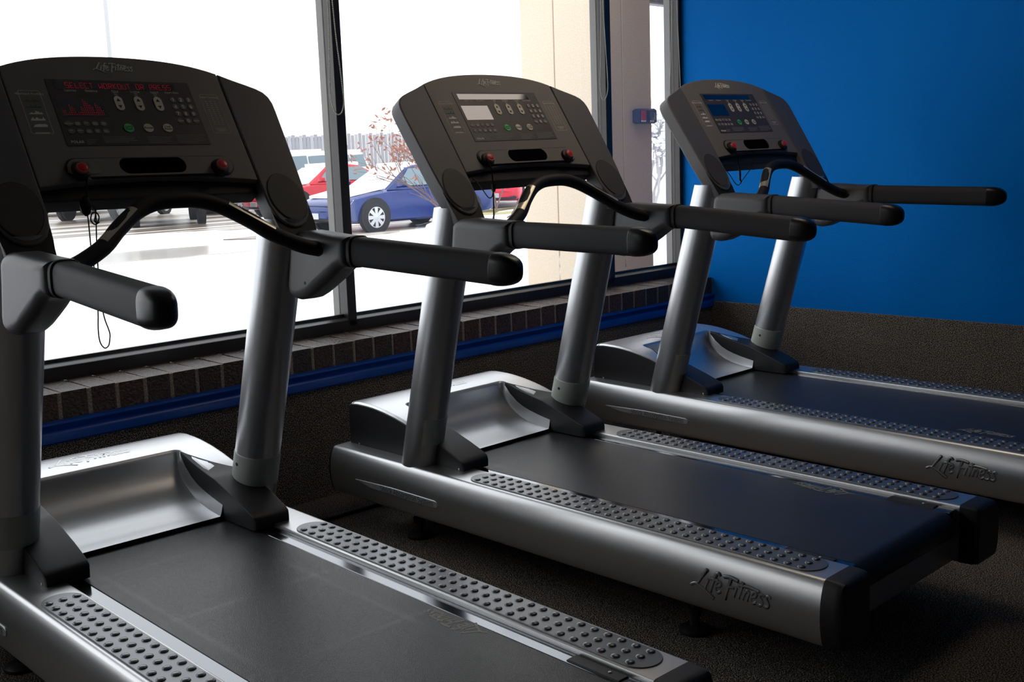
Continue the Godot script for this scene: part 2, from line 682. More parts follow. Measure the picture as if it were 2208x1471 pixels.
	for k in 4:
		var l = lamps[k]
		var t := thing("ceiling_light", ["flat rectangular ceiling light near the blue wall and windows", "flat rectangular ceiling light by the windows at the near end", "flat rectangular ceiling light near the blue wall, inner row", "flat rectangular ceiling light at the near end, inner row"][k], "ceiling light", pos(l[0], 2.70, l[1]), "ceiling light panels")
		b = mb()
		b.box(Vector3(0, -0.012, 0.62), Vector3(0.66, 0.03, 0.025), 0.002)
		b.box(Vector3(0, -0.012, -0.62), Vector3(0.66, 0.03, 0.025), 0.002)
		b.box(Vector3(0.32, -0.012, 0), Vector3(0.025, 0.03, 1.22), 0.002)
		b.box(Vector3(-0.32, -0.012, 0), Vector3(0.025, 0.03, 1.22), 0.002)
		part("light_frame", b, M.ceiling, t)
		b = mb()
		b.box(Vector3(0, -0.008, 0), Vector3(0.62, 0.012, 1.22), 0.001)
		part("light_diffuser", b, glow(Color(1.0, 0.93, 0.84), LAMP) if k == 0 else M.ceiling, t)
		if k > 0:
			continue
		var al := AreaLight3D.new()
		al.name = "lamp"
		al.area_size = Vector2(0.62, 1.22)
		al.light_color = Color(1.0, 0.93, 0.84)
		al.light_energy = 0.15
		al.area_range = 12.0
		al.shadow_enabled = true
		al.transform = Transform3D(Basis(Vector3.RIGHT, -PI / 2), Vector3(0, -0.03, 0))
		t.add_child(al)

const LAMP := 1.9

# ---------------------------------------------------------------- treadmills and what belongs to them
func gym() -> void:
	var tf := [
		Transform3D(Basis(Vector3(0.99957, -0.01725, 0.02388), Vector3(0.01747, 0.99981, -0.00897), Vector3(-0.02372, 0.00938, 0.99967)).orthonormalized(), Vector3(-0.001, 0.0, 0.0005)),
		Transform3D(Basis(Vector3(0.99957, 0.00338, 0.0292), Vector3(-0.00361, 0.99996, 0.00771), Vector3(-0.02917, -0.00781, 0.99954)).orthonormalized(), Vector3(0.0444, -0.0215, -1.4058)),
		Transform3D(Basis(Vector3(0.99966, -0.00481, 0.02561), Vector3(0.00464, 0.99997, 0.00645), Vector3(-0.02564, -0.00633, 0.99965)).orthonormalized(), Vector3(0.0527, -0.0063, -2.8052))]
	var labels := ["nearest silver and black treadmill with red lit display and taped stop button", "middle silver and black treadmill with a pale reflection in its display", "farthest silver and black treadmill beside the blue wall, display dark"]
	var proto := make_treadmill()
	var all := []
	for k in 3:
		var t: Node3D = proto if k == 0 else proto.duplicate()
		t.name = numbered("treadmill")
		add_child(t, true)
		t.transform = tf[k]
		tag(t, labels[k], "treadmill", "treadmills in a row facing the windows")
		all.append(t)
		# feet screwed in or out until they stand on the floor
		for c in t.get_children():
			if String(c.name).begins_with("levelling_foot"):
				c.position.y -= (t.transform * c.position).y
	# the hand rails have worked loose: each points its own way (end height, end offset)
	var ends := [[[-0.015, 0.041], [-0.020, 0.061]], [[-0.005, 0.021], [-0.035, -0.009]], [[-0.025, 0.021], [-0.010, 0.081]]]
	for k in 3:
		for e in 2:
			var d := Vector3(0.5, ends[k][e][0], ends[k][e][1] * (1 if e == 0 else -1)).normalized()
			var r: Node3D = all[k].get_node("hand_rail" if e == 0 else "hand_rail_001")
			r.basis = Basis(d, Z.cross(d).normalized(), d.cross(Z.cross(d)).normalized())
	all[1].get_node("belt_logo").position = Vector3(1.593, 0.3082, -0.2425)
	all[2].get_node("belt_logo").transform = Transform3D(Basis(Vector3.RIGHT, -PI / 2).rotated(Vector3.UP, 0.05), Vector3(1.71, 0.3082, 0.2))
	# red message and profile on the nearest console only
	var ov: Node3D = all[0].get_node("control_overlay")
	var letters := led_letters()
	var b := mb(con(-0.150, -0.0255, 0.0021))
	var msg := "SELECT WORKOUT OR PRESS"
	var cw := 0.2915 / msg.length()
	for i in msg.length():
		if msg[i] == " ":
			continue
		for st in letters[msg[i]]:
			var p := []
			for j in range(0, st.size(), 2):
				p.append(Vector3(cw * (i + 0.12 + 0.66 * st[j]), 0.0155 * st[j + 1], 0))
			for j in p.size() - 1:
				b.tube([p[j], p[j + 1]], 0.0008, 4, true, 0.3, Z)
	part("red_message", b, M.led, ov)
	b = mb(con(-0.179, -0.110, 0.0021))
	var hs := [4, 3, 1, 2, 6, 5, 4, 1, 2, 2, 5, 4, 9, 8, 7, 6, 5, 2, 7, 6, 5, 3]
	for i in hs.size():
		for j in hs[i]:
			b.box(Vector3(0.0025 + 0.0049 * i, 0.003 + 0.0056 * j, 0), Vector3(0.0021, 0.0022, 0.0004))
	part("red_profile", b, M.led, ov)
	# strips of tape round the left stop button
	var i := 0
	for q in [[-0.1628, -0.2509, -0.151, -0.25, -0.1362, -0.2816, -0.1677, -0.285], [-0.2183, -0.2605, -0.2028, -0.2636, -0.207, -0.2805, -0.2238, -0.2789], [-0.2014, -0.2467, -0.1877, -0.2387, -0.1816, -0.2438, -0.1949, -0.2501], [-0.1888, -0.2887, -0.1741, -0.2936, -0.168, -0.3015, -0.1874, -0.2997]]:
		b = mb(con(0, -0.004, 0.0088 + 0.0004 * i))
		b.prism(pv(q), 0.0, 0.0004)
		part("tape_strip", b, M.tape, all[0], Transform3D(), "strip of pale tape")
		i += 1
	b = mb(con(-0.193, -0.277, 0.012))
	b.prism(pv([-0.024, 0.012, -0.014, 0.016, -0.008, 0.010, -0.017, -0.014, -0.026, -0.008]), 0.0, 0.0006)
	part("tape_strip", b, M.tape, all[0], Transform3D(), "strip of pale tape")
	# scuffs on the nearest belt
	for s in [[0.62, -0.03, 1.13, -0.21, 0.006], [0.70, -0.04, 1.05, -0.16, 0.003], [0.80, -0.10, 1.22, -0.25, 0.004], [0.52, 0.10, 0.80, 0.0, 0.004]]:
		pass
	# safety lanyards
	var lan := [
		[[[0.650, 1.340, 0.2], [0.652, 1.325, 0.203], [0.650, 1.292, 0.204], [0.648, 1.275, 0.206]], [[0.648, 1.265, 0.21], [0.648, 1.241, 0.205], [0.648, 1.157, 0.203], [0.648, 1.139, 0.2], [0.648, 1.07, 0.199], [0.648, 1.013, 0.198], [0.648, 0.967, 0.201], [0.648, 0.935, 0.199], [0.648, 0.918, 0.189], [0.648, 0.922, 0.178], [0.648, 0.94, 0.173], [0.648, 0.957, 0.173], [0.648, 1.005, 0.185], [0.648, 1.09, 0.189], [0.648, 1.161, 0.189], [0.648, 1.24, 0.185], [0.648, 1.262, 0.187]],
			[[0.65, 1.285, 0.221], [0.65, 1.276, 0.222], [0.65, 1.262, 0.219], [0.65, 1.256, 0.208], [0.65, 1.268, 0.2], [0.65, 1.269, 0.191], [0.65, 1.261, 0.185], [0.65, 1.246, 0.187], [0.65, 1.234, 0.190], [0.65, 1.229, 0.184], [0.65, 1.242, 0.178], [0.65, 1.253, 0.184], [0.65, 1.252, 0.195], [0.65, 1.235, 0.199], [0.65, 1.225, 0.190], [0.65, 1.23, 0.178]]],
		[[[0.645, 1.345, 0.234], [0.652, 1.325, 0.229], [0.65, 1.301, 0.225], [0.648, 1.268, 0.222], [0.648, 1.226, 0.223], [0.648, 1.161, 0.225]], [[0.60, 1.296, 0.268], [0.62, 1.285, 0.267], [0.64, 1.258, 0.26], [0.648, 1.238, 0.25], [0.648, 1.231, 0.239], [0.648, 1.236, 0.228], [0.648, 1.25, 0.223]]],
		[[[0.645, 1.345, 0.239], [0.652, 1.325, 0.234], [0.65, 1.303, 0.226], [0.648, 1.251, 0.21], [0.648, 1.207, 0.2]], [[0.60, 1.296, 0.314], [0.625, 1.28, 0.306], [0.648, 1.249, 0.286], [0.648, 1.215, 0.25], [0.648, 1.201, 0.227], [0.648, 1.203, 0.21], [0.648, 1.22, 0.19], [0.648, 1.262, 0.133], [0.648, 1.28, 0.12], [0.652, 1.309, 0.113], [0.650, 1.335, 0.113]]]]
	var ll := ["black looped safety cord hanging from the nearest treadmill's taped stop button", "short black safety cord with clip hanging under the middle treadmill's console", "black safety cord hanging in a wide V under the farthest treadmill's console"]
	for k in 3:
		var t := thing("safety_cord", ll[k], "safety cord", tf[k], "safety cords")
		for j in lan[k].size():
			b = mb()
			var p := []
			for q in lan[k][j]:
				p.append(Vector3(q[0], q[1], q[2]))
			b.tube(curve(p, 6), 0.0024 if j == 0 else 0.0017, 7)
			part("cord", b, M.cord, t)
		b = mb(Transform3D(Basis(), [Vector3(0.648, 1.274, 0.208), Vector3(0.648, 1.266, 0.222), Vector3(0.648, 1.245, 0.2085)][k]))
		if k == 0:
			b.lathe([[0.003, -0.028], [0.011, -0.02], [0.0145, -0.006], [0.013, 0.008], [0.007, 0.018], [0.003, 0.022]], 14, 0.6, 1.0)
		elif k == 1:
			b.prism(pv([-0.002, -0.012, 0.004, -0.016, 0.0065, -0.008, 0.0065, 0.010, -0.003, 0.010, -0.0065, 0.004]), -0.006, 0.006, 0.001)
		else:
			b.lathe([[0.002, -0.028], [0.0045, -0.02], [0.0045, 0.012], [0.002, 0.016]], 10)
		part("cord_clip", b, M.cord, t)
	# mains lead along the wall
	b = mb()
	var p := []
	for q in [[-0.02, 0.03, 0.62], [-0.06, 0.008, 0.3], [-0.07, 0.008, -0.3], [-0.085, 0.008, -0.7], [-0.07, 0.008, -1.0], [-0.055, 0.008, -1.25], [0.0, 0.008, -1.45], [0.1, 0.02, -1.6]]:
		p.append(Vector3(q[0], q[1], q[2]))
	b.tube(curve(p, 6), 0.007, 8)
	solo("power_cord", b, M.cord, "black power cord lying on the carpet between nearest and middle treadmill", "cord")

# ---------------------------------------------------------------- script lettering of the maker, as pen strokes (x right, y up)
func logo_strokes() -> Array:
	var e := func(x: float) -> Array:
		return [[Vector2(x, 0.42), Vector2(x + 0.3, 0.5), Vector2(x + 0.36, 0.7), Vector2(x + 0.18, 0.74), Vector2(x + 0.02, 0.5), Vector2(x, 0.22), Vector2(x + 0.14, 0.08), Vector2(x + 0.36, 0.2)]]
	var s := func(x: float) -> Array:
		return [[Vector2(x + 0.42, 0.66), Vector2(x + 0.24, 0.74), Vector2(x + 0.12, 0.6), Vector2(x + 0.24, 0.42), Vector2(x + 0.28, 0.22), Vector2(x + 0.14, 0.08), Vector2(x - 0.08, 0.12)]]
	var r := [
		[Vector2(1.18, 1.28), Vector2(0.8, 0.75), Vector2(0.46, 0.25)],
		[Vector2(0, 0.1), Vector2(0.2, 0.22), Vector2(0.46, 0.25), Vector2(1.0, 0.02), Vector2(1.62, -0.38)],
		[Vector2(1.28, 0.74), Vector2(1.0, 0.1)],
		[Vector2(2.08, 1.08), Vector2(1.96, 1.22), Vector2(1.8, 1.12), Vector2(1.6, 0.6), Vector2(1.36, -0.02)],
		[Vector2(1.42, 0.8), Vector2(1.94, 0.8)],
		[Vector2(2.32, 1.14), Vector2(2.8, 1.2), Vector2(3.3, 1.1)],
		[Vector2(2.82, 1.14), Vector2(2.62, 0.5), Vector2(2.36, -0.22)],
		[Vector2(2.6, 0.62), Vector2(3.04, 0.64)],
		[Vector2(3.22, 0.74), Vector2(2.98, 0.1)],
		[Vector2(3.66, 1.14), Vector2(3.32, 0.1)],
		[Vector2(3.3, 0.9), Vector2(4.0, 0.94), Vector2(4.7, 0.84)],
		[Vector2(3.82, 0.7), Vector2(3.58, 0.1)],
		[Vector2(3.66, 0.4), Vector2(3.9, 0.7), Vector2(4.02, 0.6), Vector2(3.88, 0.1)]]
	r.append_array(e.call(1.76))
	r.append_array(e.call(4.16))
	r.append_array(s.call(4.62))
	r.append_array(s.call(5.04))
	return r

func logo(width: float, thick: float, lift: float) -> MB:
	# lies in x, y; centred; pen strokes of the given lift along z
	var b := mb()
	var k := width / 5.46
	for st in logo_strokes():
		var p := []
		for q in curve(st, 3):
			p.append(Vector3((q.x - 2.73) * k, (q.y - 0.45) * k, 0))
		b.tube(p, thick * k, 6, true, lift / (thick * k), Z)
	return b

# a point of the console: a to the right, b up the slope, h out of the panel, seen by the runner
const CO := Vector3(0.433, 1.582, 0)
const CN := Vector3(0.8359, 0.5489, 0)
const CU := Vector3(-0.5489, 0.8359, 0)

func con(a := 0.0, b := 0.0, h := 0.0) -> Transform3D:
	return Transform3D(Basis(-Z, CU, CN), CO - Z * a + CU * b + CN * h)

func led_letters() -> Dictionary:
	return {"S": [[1, 1, 0, 1, 0, .5, 1, .5, 1, 0, 0, 0]], "E": [[1, 1, 0, 1, 0, 0, 1, 0], [0, .5, .8, .5]], "L": [[0, 1, 0, 0, 1, 0]],
		"C": [[1, 1, 0, 1, 0, 0, 1, 0]], "T": [[0, 1, 1, 1], [.5, 1, .5, 0]], "W": [[0, 1, 0, 0, .5, .4, 1, 0, 1, 1]],
		"O": [[0, 0, 0, 1, 1, 1, 1, 0, 0, 0]], "R": [[0, 0, 0, 1, 1, 1, 1, .5, 0, .5], [.4, .5, 1, 0]], "K": [[0, 0, 0, 1], [0, .5, 1, 1], [0, .5, 1, 0]],
		"U": [[0, 1, 0, 0, 1, 0, 1, 1]], "P": [[0, 0, 0, 1, 1, 1, 1, .5, 0, .5]]}

func make_console(t: Node3D) -> void:
	var K := con()
	var arc := func(a: float) -> float: return 0.08 - 0.30 * a * a - 2.1 * a * a * a * a
	# centre panel
	var p := PackedVector2Array()
	for i in 25:
		var a := lerpf(0.2985, -0.2985, i / 24.0)
		p.append(Vector2(a, arc.call(a)))
	for i in 13:
		var a := lerpf(-0.2985, 0.2985, i / 12.0)
		p.append(Vector2(a, -0.297 - 0.019 * pow(absf(a) / 0.2985, 1.7)))
	var b := mb(K)
	b.prism(p, -0.05, 0.0, 0.004, 2)
	var face := part("console_panel", b, M.console, t)
	# side wings with the round pivots
	var w := pv([0.3015, 0.0345, 0.34, 0.0172, 0.38, 0.0015, 0.408, -0.0105, 0.428, -0.023, 0.440, -0.040, 0.4455, -0.062, 0.4455, -0.09, 0.444, -0.13, 0.4375, -0.28, 0.434, -0.34,
		0.427, -0.40, 0.416, -0.435, 0.400, -0.458, 0.380, -0.470, 0.358, -0.473, 0.336, -0.465, 0.318, -0.449, 0.306, -0.425, 0.3005, -0.395, 0.3005, -0.2])
	for s in [-1, 1]:
		var q := w if s == 1 else mirror(w)
		b = mb(K)
		b.prism(q, -0.052, 0.0015, 0.005, 3)
		var wing := part("console_wing", b, M.wing, t)
		b = mb(K)
		b.prism(ellipse(0.3665 * s, -0.377, 0.0585, 0.079, 0.1 * s), 0.0, 0.0022, 0.001, 1)
		part("pivot_ring", b, M.black, wing)
		b = mb(K)
		b.prism(ellipse(0.3665 * s, -0.377, 0.0555, 0.076, 0.1 * s), 0.001, 0.0042, 0.002, 2)
		part("pivot_cap", b, M.disc, wing)
		# neck between wing and arm housing
		b = mb()
		var rings := []
		for e in [[0.695, 1.160, 0.058, 0.057], [0.690, 1.178, 0.058, 0.0585], [0.684, 1.194, 0.058, 0.060], [0.674, 1.215, 0.058, 0.062], [0.655, 1.255, 0.058, 0.064], [0.635, 1.29, 0.045, 0.060]]:
			var r := PackedVector3Array()
			for k in 28:
				var an := TAU * k / 28
				var np := Vector3(e[0] + cos(an) * e[2], e[1], -s * 0.3665 + sin(an) * e[3])
				var over: float = (np - CO).dot(CN) + 0.004
				if over > 0.0:
					np.x -= over / CN.x
				r.append(np)
			rings.append(r)
		b.loft(rings)
		part("console_neck", b, M.black_soft, t)
	# dark body under the panel
	b = mb(K)
	var lo := PackedVector2Array()
	for i in 13:
		var a := lerpf(-0.3, 0.3, i / 12.0)
		lo.append(Vector2(a, -0.3455))
	lo.append_array(pv([0.3, -0.26, -0.3, -0.26]))
	b.prism(lo, -0.075, -0.02, 0.006, 2)
	part("console_underside", b, M.black_soft, t)
	# lower tray: groove, plate with slot, stop buttons
	b = mb(K)
	b.prism(stadium(0.008, -0.2675, 0.231, 0.0305, 16), 0.0, 0.0035, 0.001)
	part("tray_groove", b, M.black, face)
	var outer := stadium(0.008, -0.2685, 0.226, 0.0262, 24)
	var hole := stadium(0.006, -0.2655, 0.091, 0.0243, 24)
	b = mb(K)
	var tr := PackedVector3Array()
	var inner := PackedVector2Array()
	inner = hole
	for i in outer.size():
		var j := (i + 1) % outer.size()
		var A := Vector3(outer[i].x, outer[i].y, 0.0075)
		var B := Vector3(outer[j].x, outer[j].y, 0.0075)
		var Cc := Vector3(inner[j].x, inner[j].y, 0.0075)
		var D := Vector3(inner[i].x, inner[i].y, 0.0075)
		var dn := Vector3(0, 0, -0.006)
		tr.append_array(PackedVector3Array([A, B, Cc, A, Cc, D, D, Cc, Cc + dn, D, Cc + dn, D + dn, B, A, A + dn, B, A + dn, B + dn]))
	b.add(tr)
	part("accessory_tray", b, M.console, t)
	b = mb(K)
	b.prism(inner, 0.002, 0.0045)
	part("tray_slot", b, M.void, t)
	for s in [-1, 1]:
		var at := con(0.191 * s, -0.279, 0.0)
		b = mb(at * Transform3D(Basis(Vector3.RIGHT, PI / 2), Vector3()))
		b.lathe([[0.025, 0.004], [0.025, 0.010], [0.0225, 0.0165], [0.018, 0.019], [0.0165, 0.019]], 28)
		var base := part("stop_button", b, M.black, t)
		b = mb(at * Transform3D(Basis(Vector3.RIGHT, PI / 2), Vector3()))
		b.lathe([[0.0152, 0.017], [0.0152, 0.0255], [0.0142, 0.0275], [0.0125, 0.0275]], 28)
		part("button_ring", b, M.red_ring, base)
		b = mb(at * Transform3D(Basis(Vector3.RIGHT, PI / 2), Vector3()))
		b.lathe([[0.0122, 0.020], [0.0122, 0.0275], [0.010, 0.0288], [0.004, 0.0292]], 24)
		part("red_button", b, M.red, base)
	# printed frames beside the control overlay
	for s in [-1, 1]:
		b = mb(con(0.246 * s, -0.1, 0.0))
		var f0 := stadium(0, 0, 0.027, 0.064, 8)
		f0 = PackedVector2Array()
		for c in [[1, 1], [-1, 1], [-1, -1], [1, -1]]:
			for i in 4:
				var a: float = PI / 2 * ([0, 1, 2, 3][[[1, 1], [-1, 1], [-1, -1], [1, -1]].find(c)] + (i + 0.5) / 4.0)
				f0.append(Vector2(c[0] * 0.021 + cos(a) * 0.006, c[1] * 0.058 + sin(a) * 0.006))
		var path := []
		for i in f0.size() + 1:
			var q := f0[i % f0.size()]
			path.append(Vector3(q.x, q.y, 0.0004))
		b.tube(path, 0.0007, 4, false, 0.5, Z)
		part("printed_frame", b, M.dim_print, face)
	text("Workout Profiles", 0.0062, 0.0003, M.dim_print, face, "heading", con(-0.246, -0.0455, 0.0004), "Droid Sans", true)
	text("Zone Training", 0.0062, 0.0003, M.dim_print, face, "heading", con(0.246, -0.0455, 0.0004), "Droid Sans", true)
	# workout profiles: six little graphs
	var hs := [[2, 5, 3, 2, 6, 4, 2], [3, 2, 5, 3, 6, 2, 4], [1, 2, 4, 3, 2, 4, 7, 6, 5, 3, 4, 2], [2, 5, 7, 4, 3, 6, 7, 5, 3, 4, 3, 4, 7, 4], [1, 3, 5, 5, 6, 6, 6, 6, 6, 6, 6, 5], [2, 2, 2, 2, 2, 2, 2]]
	for k in 6:
		var y := -0.0625 - 0.0188 * k
		b = mb(con(-0.246, y, 0.0))
		var cols = hs[k]
		for i in cols.size():
			var cw: float = 0.036 / cols.size()
			var hgt: float = cols[i] * 0.0014
			b.box(Vector3(-0.018 + cw * (i + 0.5), -0.006 + hgt / 2, 0.0003), Vector3(cw * 1.02, hgt, 0.0004))
		part("profile_graph", b, [M.yellow_print, M.teal_print, M.white_print, M.white_print, M.white_print, M.white_print][k], face)
		b = mb(con(-0.246, y, 0.0))
		b.box(Vector3(0, 0.0065, 0.0003), Vector3(0.038, 0.0005, 0.0004))
		b.box(Vector3(-0.019, 0, 0.0003), Vector3(0.0005, 0.0125, 0.0004))
		b.box(Vector3(0.019, 0, 0.0003), Vector3(0.0005, 0.0125, 0.0004))
		b.box(Vector3(0, -0.0088, 0.0003), Vector3(0.012, 0.0014, 0.0004))
		part("profile_frame", b, M.faint_print, face)
	# zone table: rows of print too small to read
	b = mb(con(0.246, -0.1, 0.0))
	for i in 12:
		for j in 3:
			b.box(Vector3(-0.013 + 0.013 * j, 0.041 - 0.0068 * i, 0.0003), Vector3(0.0045, 0.0022, 0.0004))
	for i in 3:
		b.box(Vector3(0, -0.048 - 0.0042 * i, 0.0003), Vector3(0.036 - 0.008 * i, 0.0016, 0.0004))
	part("zone_table", b, M.dim_print, face)
	b = mb(con(0.0, 0.042, 0.0012) )
	part("maker_logo", logo(0.112, 0.075, 0.0012), M.white_print, face, con(-0.003, 0.042, 0.0006))
	# control overlay
	b = mb(K)
	b.prism(rect(-0.196, -0.2, 0.197, 0.001), 0.0, 0.0014, 0.0004)
	var ov := part("control_overlay", b, M.overlay, t)
	b = mb(K)
	b.prism(pv([-0.178, -0.029, 0.153, -0.029, 0.153, -0.006, -0.178, -0.006]), 0.001, 0.0018)
	part("message_display", b, M.screen, ov)
	b = mb(K)
	b.prism(rect(-0.185, -0.113, -0.064, -0.055), 0.001, 0.0018)
	part("profile_display", b, M.screen, ov)
	var lab := [["Calories", -0.140], ["Distance", -0.085], ["Time", -0.022], ["Incline", 0.033], ["Speed", 0.088], ["Heart Rate", 0.138]]
	for l in lab:
		text(l[0], 0.0062, 0.0003, M.dim_print, ov, "display_label", con(l[1], -0.0335, 0.0016))
	for a in [-0.022, 0.033, 0.088]:
		b = mb(con(a, -0.0425, 0.0014))
		for i in 3:
			b.box(Vector3(0, 0.004 - 0.0045 * i, 0.0002), Vector3(0.011 - 0.001 * i, 0.0012, 0.0004))
		part("small_print", b, M.dim_print, ov)
		b = mb(con(a, -0.0715, 0.0))
		b.prism(stadium(0, 0, 0.0118, 0.0225, 16), 0.001, 0.0034, 0.001, 2)
		var rk := part("rocker_key", b, M.rocker, ov)
		for s in [-1, 1]:
			b = mb(con(a, -0.0715 + 0.0105 * s, 0.0))
			b.prism(pv([-0.0055, -0.004 * s, 0.0055, -0.004 * s, 0, 0.005 * s]), 0.003, 0.0037)
			part("arrow", b, M.black_print, rk)
	var names := ["1", "2", "3", "4", "5", "6", "7", "8", "9", "Clear", "0", "Enter"]
	for i in 12:
		var a := 0.134 + 0.0228 * (i % 3)
		var bb := -0.057 - 0.0226 * (i / 3)
		b = mb(con(a, bb, 0.0))
		b.prism(ellipse(0, 0, 0.0096, 0.0096, 0, 20), 0.001, 0.0028, 0.0008)
		var kk := part("number_key", b, M.key, ov)
		text(names[i], 0.0105 if names[i].length() == 1 else 0.005, 0.0003, M.white_print if names[i].length() == 1 else M.dim_print, kk, "key_print", con(a, bb, 0.0029), "Droid Sans", true)
	for i in 10:
		var a := -0.174 + 0.0224 * (i % 5)
		var bb := -0.1345 - 0.0228 * (i / 5)
		b = mb(con(a, bb, 0.0))
		b.prism(ellipse(0, 0, 0.0094, 0.0086, 0, 20), 0.001, 0.0026, 0.0008)
		var kk := part("program_key", b, M.key, ov)
		if i == 0:
			text("Manual", 0.0052, 0.0003, M.dim_print, kk, "key_print", con(a, bb, 0.0027))
		else:
			b = mb(con(a, bb, 0.0))
			for j in (1 if i in [2, 5, 6] else 2):
				b.box(Vector3(0, 0.0018 - 0.0042 * j, 0.0027), Vector3(0.013 - 0.002 * (i % 3), 0.0018, 0.0004))
			part("key_print", b, M.dim_print, kk)
	for i in 3:
		var a: float = [-0.0205, 0.0335, 0.088][i]
		b = mb(con(a, -0.148, 0.0))
		b.prism(ellipse(0, 0, 0.0137, 0.0135, 0, 26), 0.001, 0.0034, 0.001, 2)
		var kk := part("round_key", b, M.green if i == 0 else M.rocker, ov, Transform3D(), "green round key" if i == 0 else "")
		var words: Array = [["Quick", "Start"], ["Pause"], ["Cool", "Down"]][i]
		for j in words.size():
			text(words[j], 0.0058, 0.0003, M.black_print, kk, "key_print", con(a, -0.148 + (0.0036 - 0.0072 * j if words.size() > 1 else 0.0), 0.0035), "Droid Sans", true)
	text("POLAR", 0.0078, 0.0003, M.white_print, ov, "small_print", con(-0.168, -0.189, 0.0016), "Droid Sans", true)
	b = mb(con(0, 0, 0.0014))
	for blk in [[-0.145, -0.115, 0.183, 4], [-0.098, -0.01, 0.174, 5], [0.02, 0.092, 0.176, 5], [0.103, 0.19, 0.171, 6]]:
		for i in blk[3]:
			var x1: float = blk[1] - 0.004 * ((i * 7) % 3) - (0.02 if i == blk[3] - 1 else 0.0)
			b.box(Vector3((blk[0] + x1) / 2, -blk[2] - 0.0043 * i, 0.0002), Vector3(x1 - blk[0], 0.0016, 0.0004))
	part("fine_print", b, M.faint_print, ov)

func rail_ring(x: float, s: int, k := 1.0) -> PackedVector3Array:
	# section of a side rail: flat top, belly on the outside
	var pts := [[0.303, 0.150], [0.303, 0.312], [0.3055, 0.3185], [0.312, 0.3205], [0.36, 0.3207], [0.418, 0.3200], [0.4265, 0.3175], [0.4325, 0.312], [0.4385, 0.300],
		[0.444, 0.284], [0.4485, 0.264], [0.4505, 0.242], [0.4508, 0.220], [0.4492, 0.198], [0.4455, 0.176], [0.441, 0.160], [0.435, 0.149], [0.425, 0.1445], [0.32, 0.1445]]
	var r := PackedVector3Array()
	for q in pts:
		r.append(Vector3(x, lerpf(0.235, q[1], k), s * lerpf(0.37, q[0], k)))
	return r

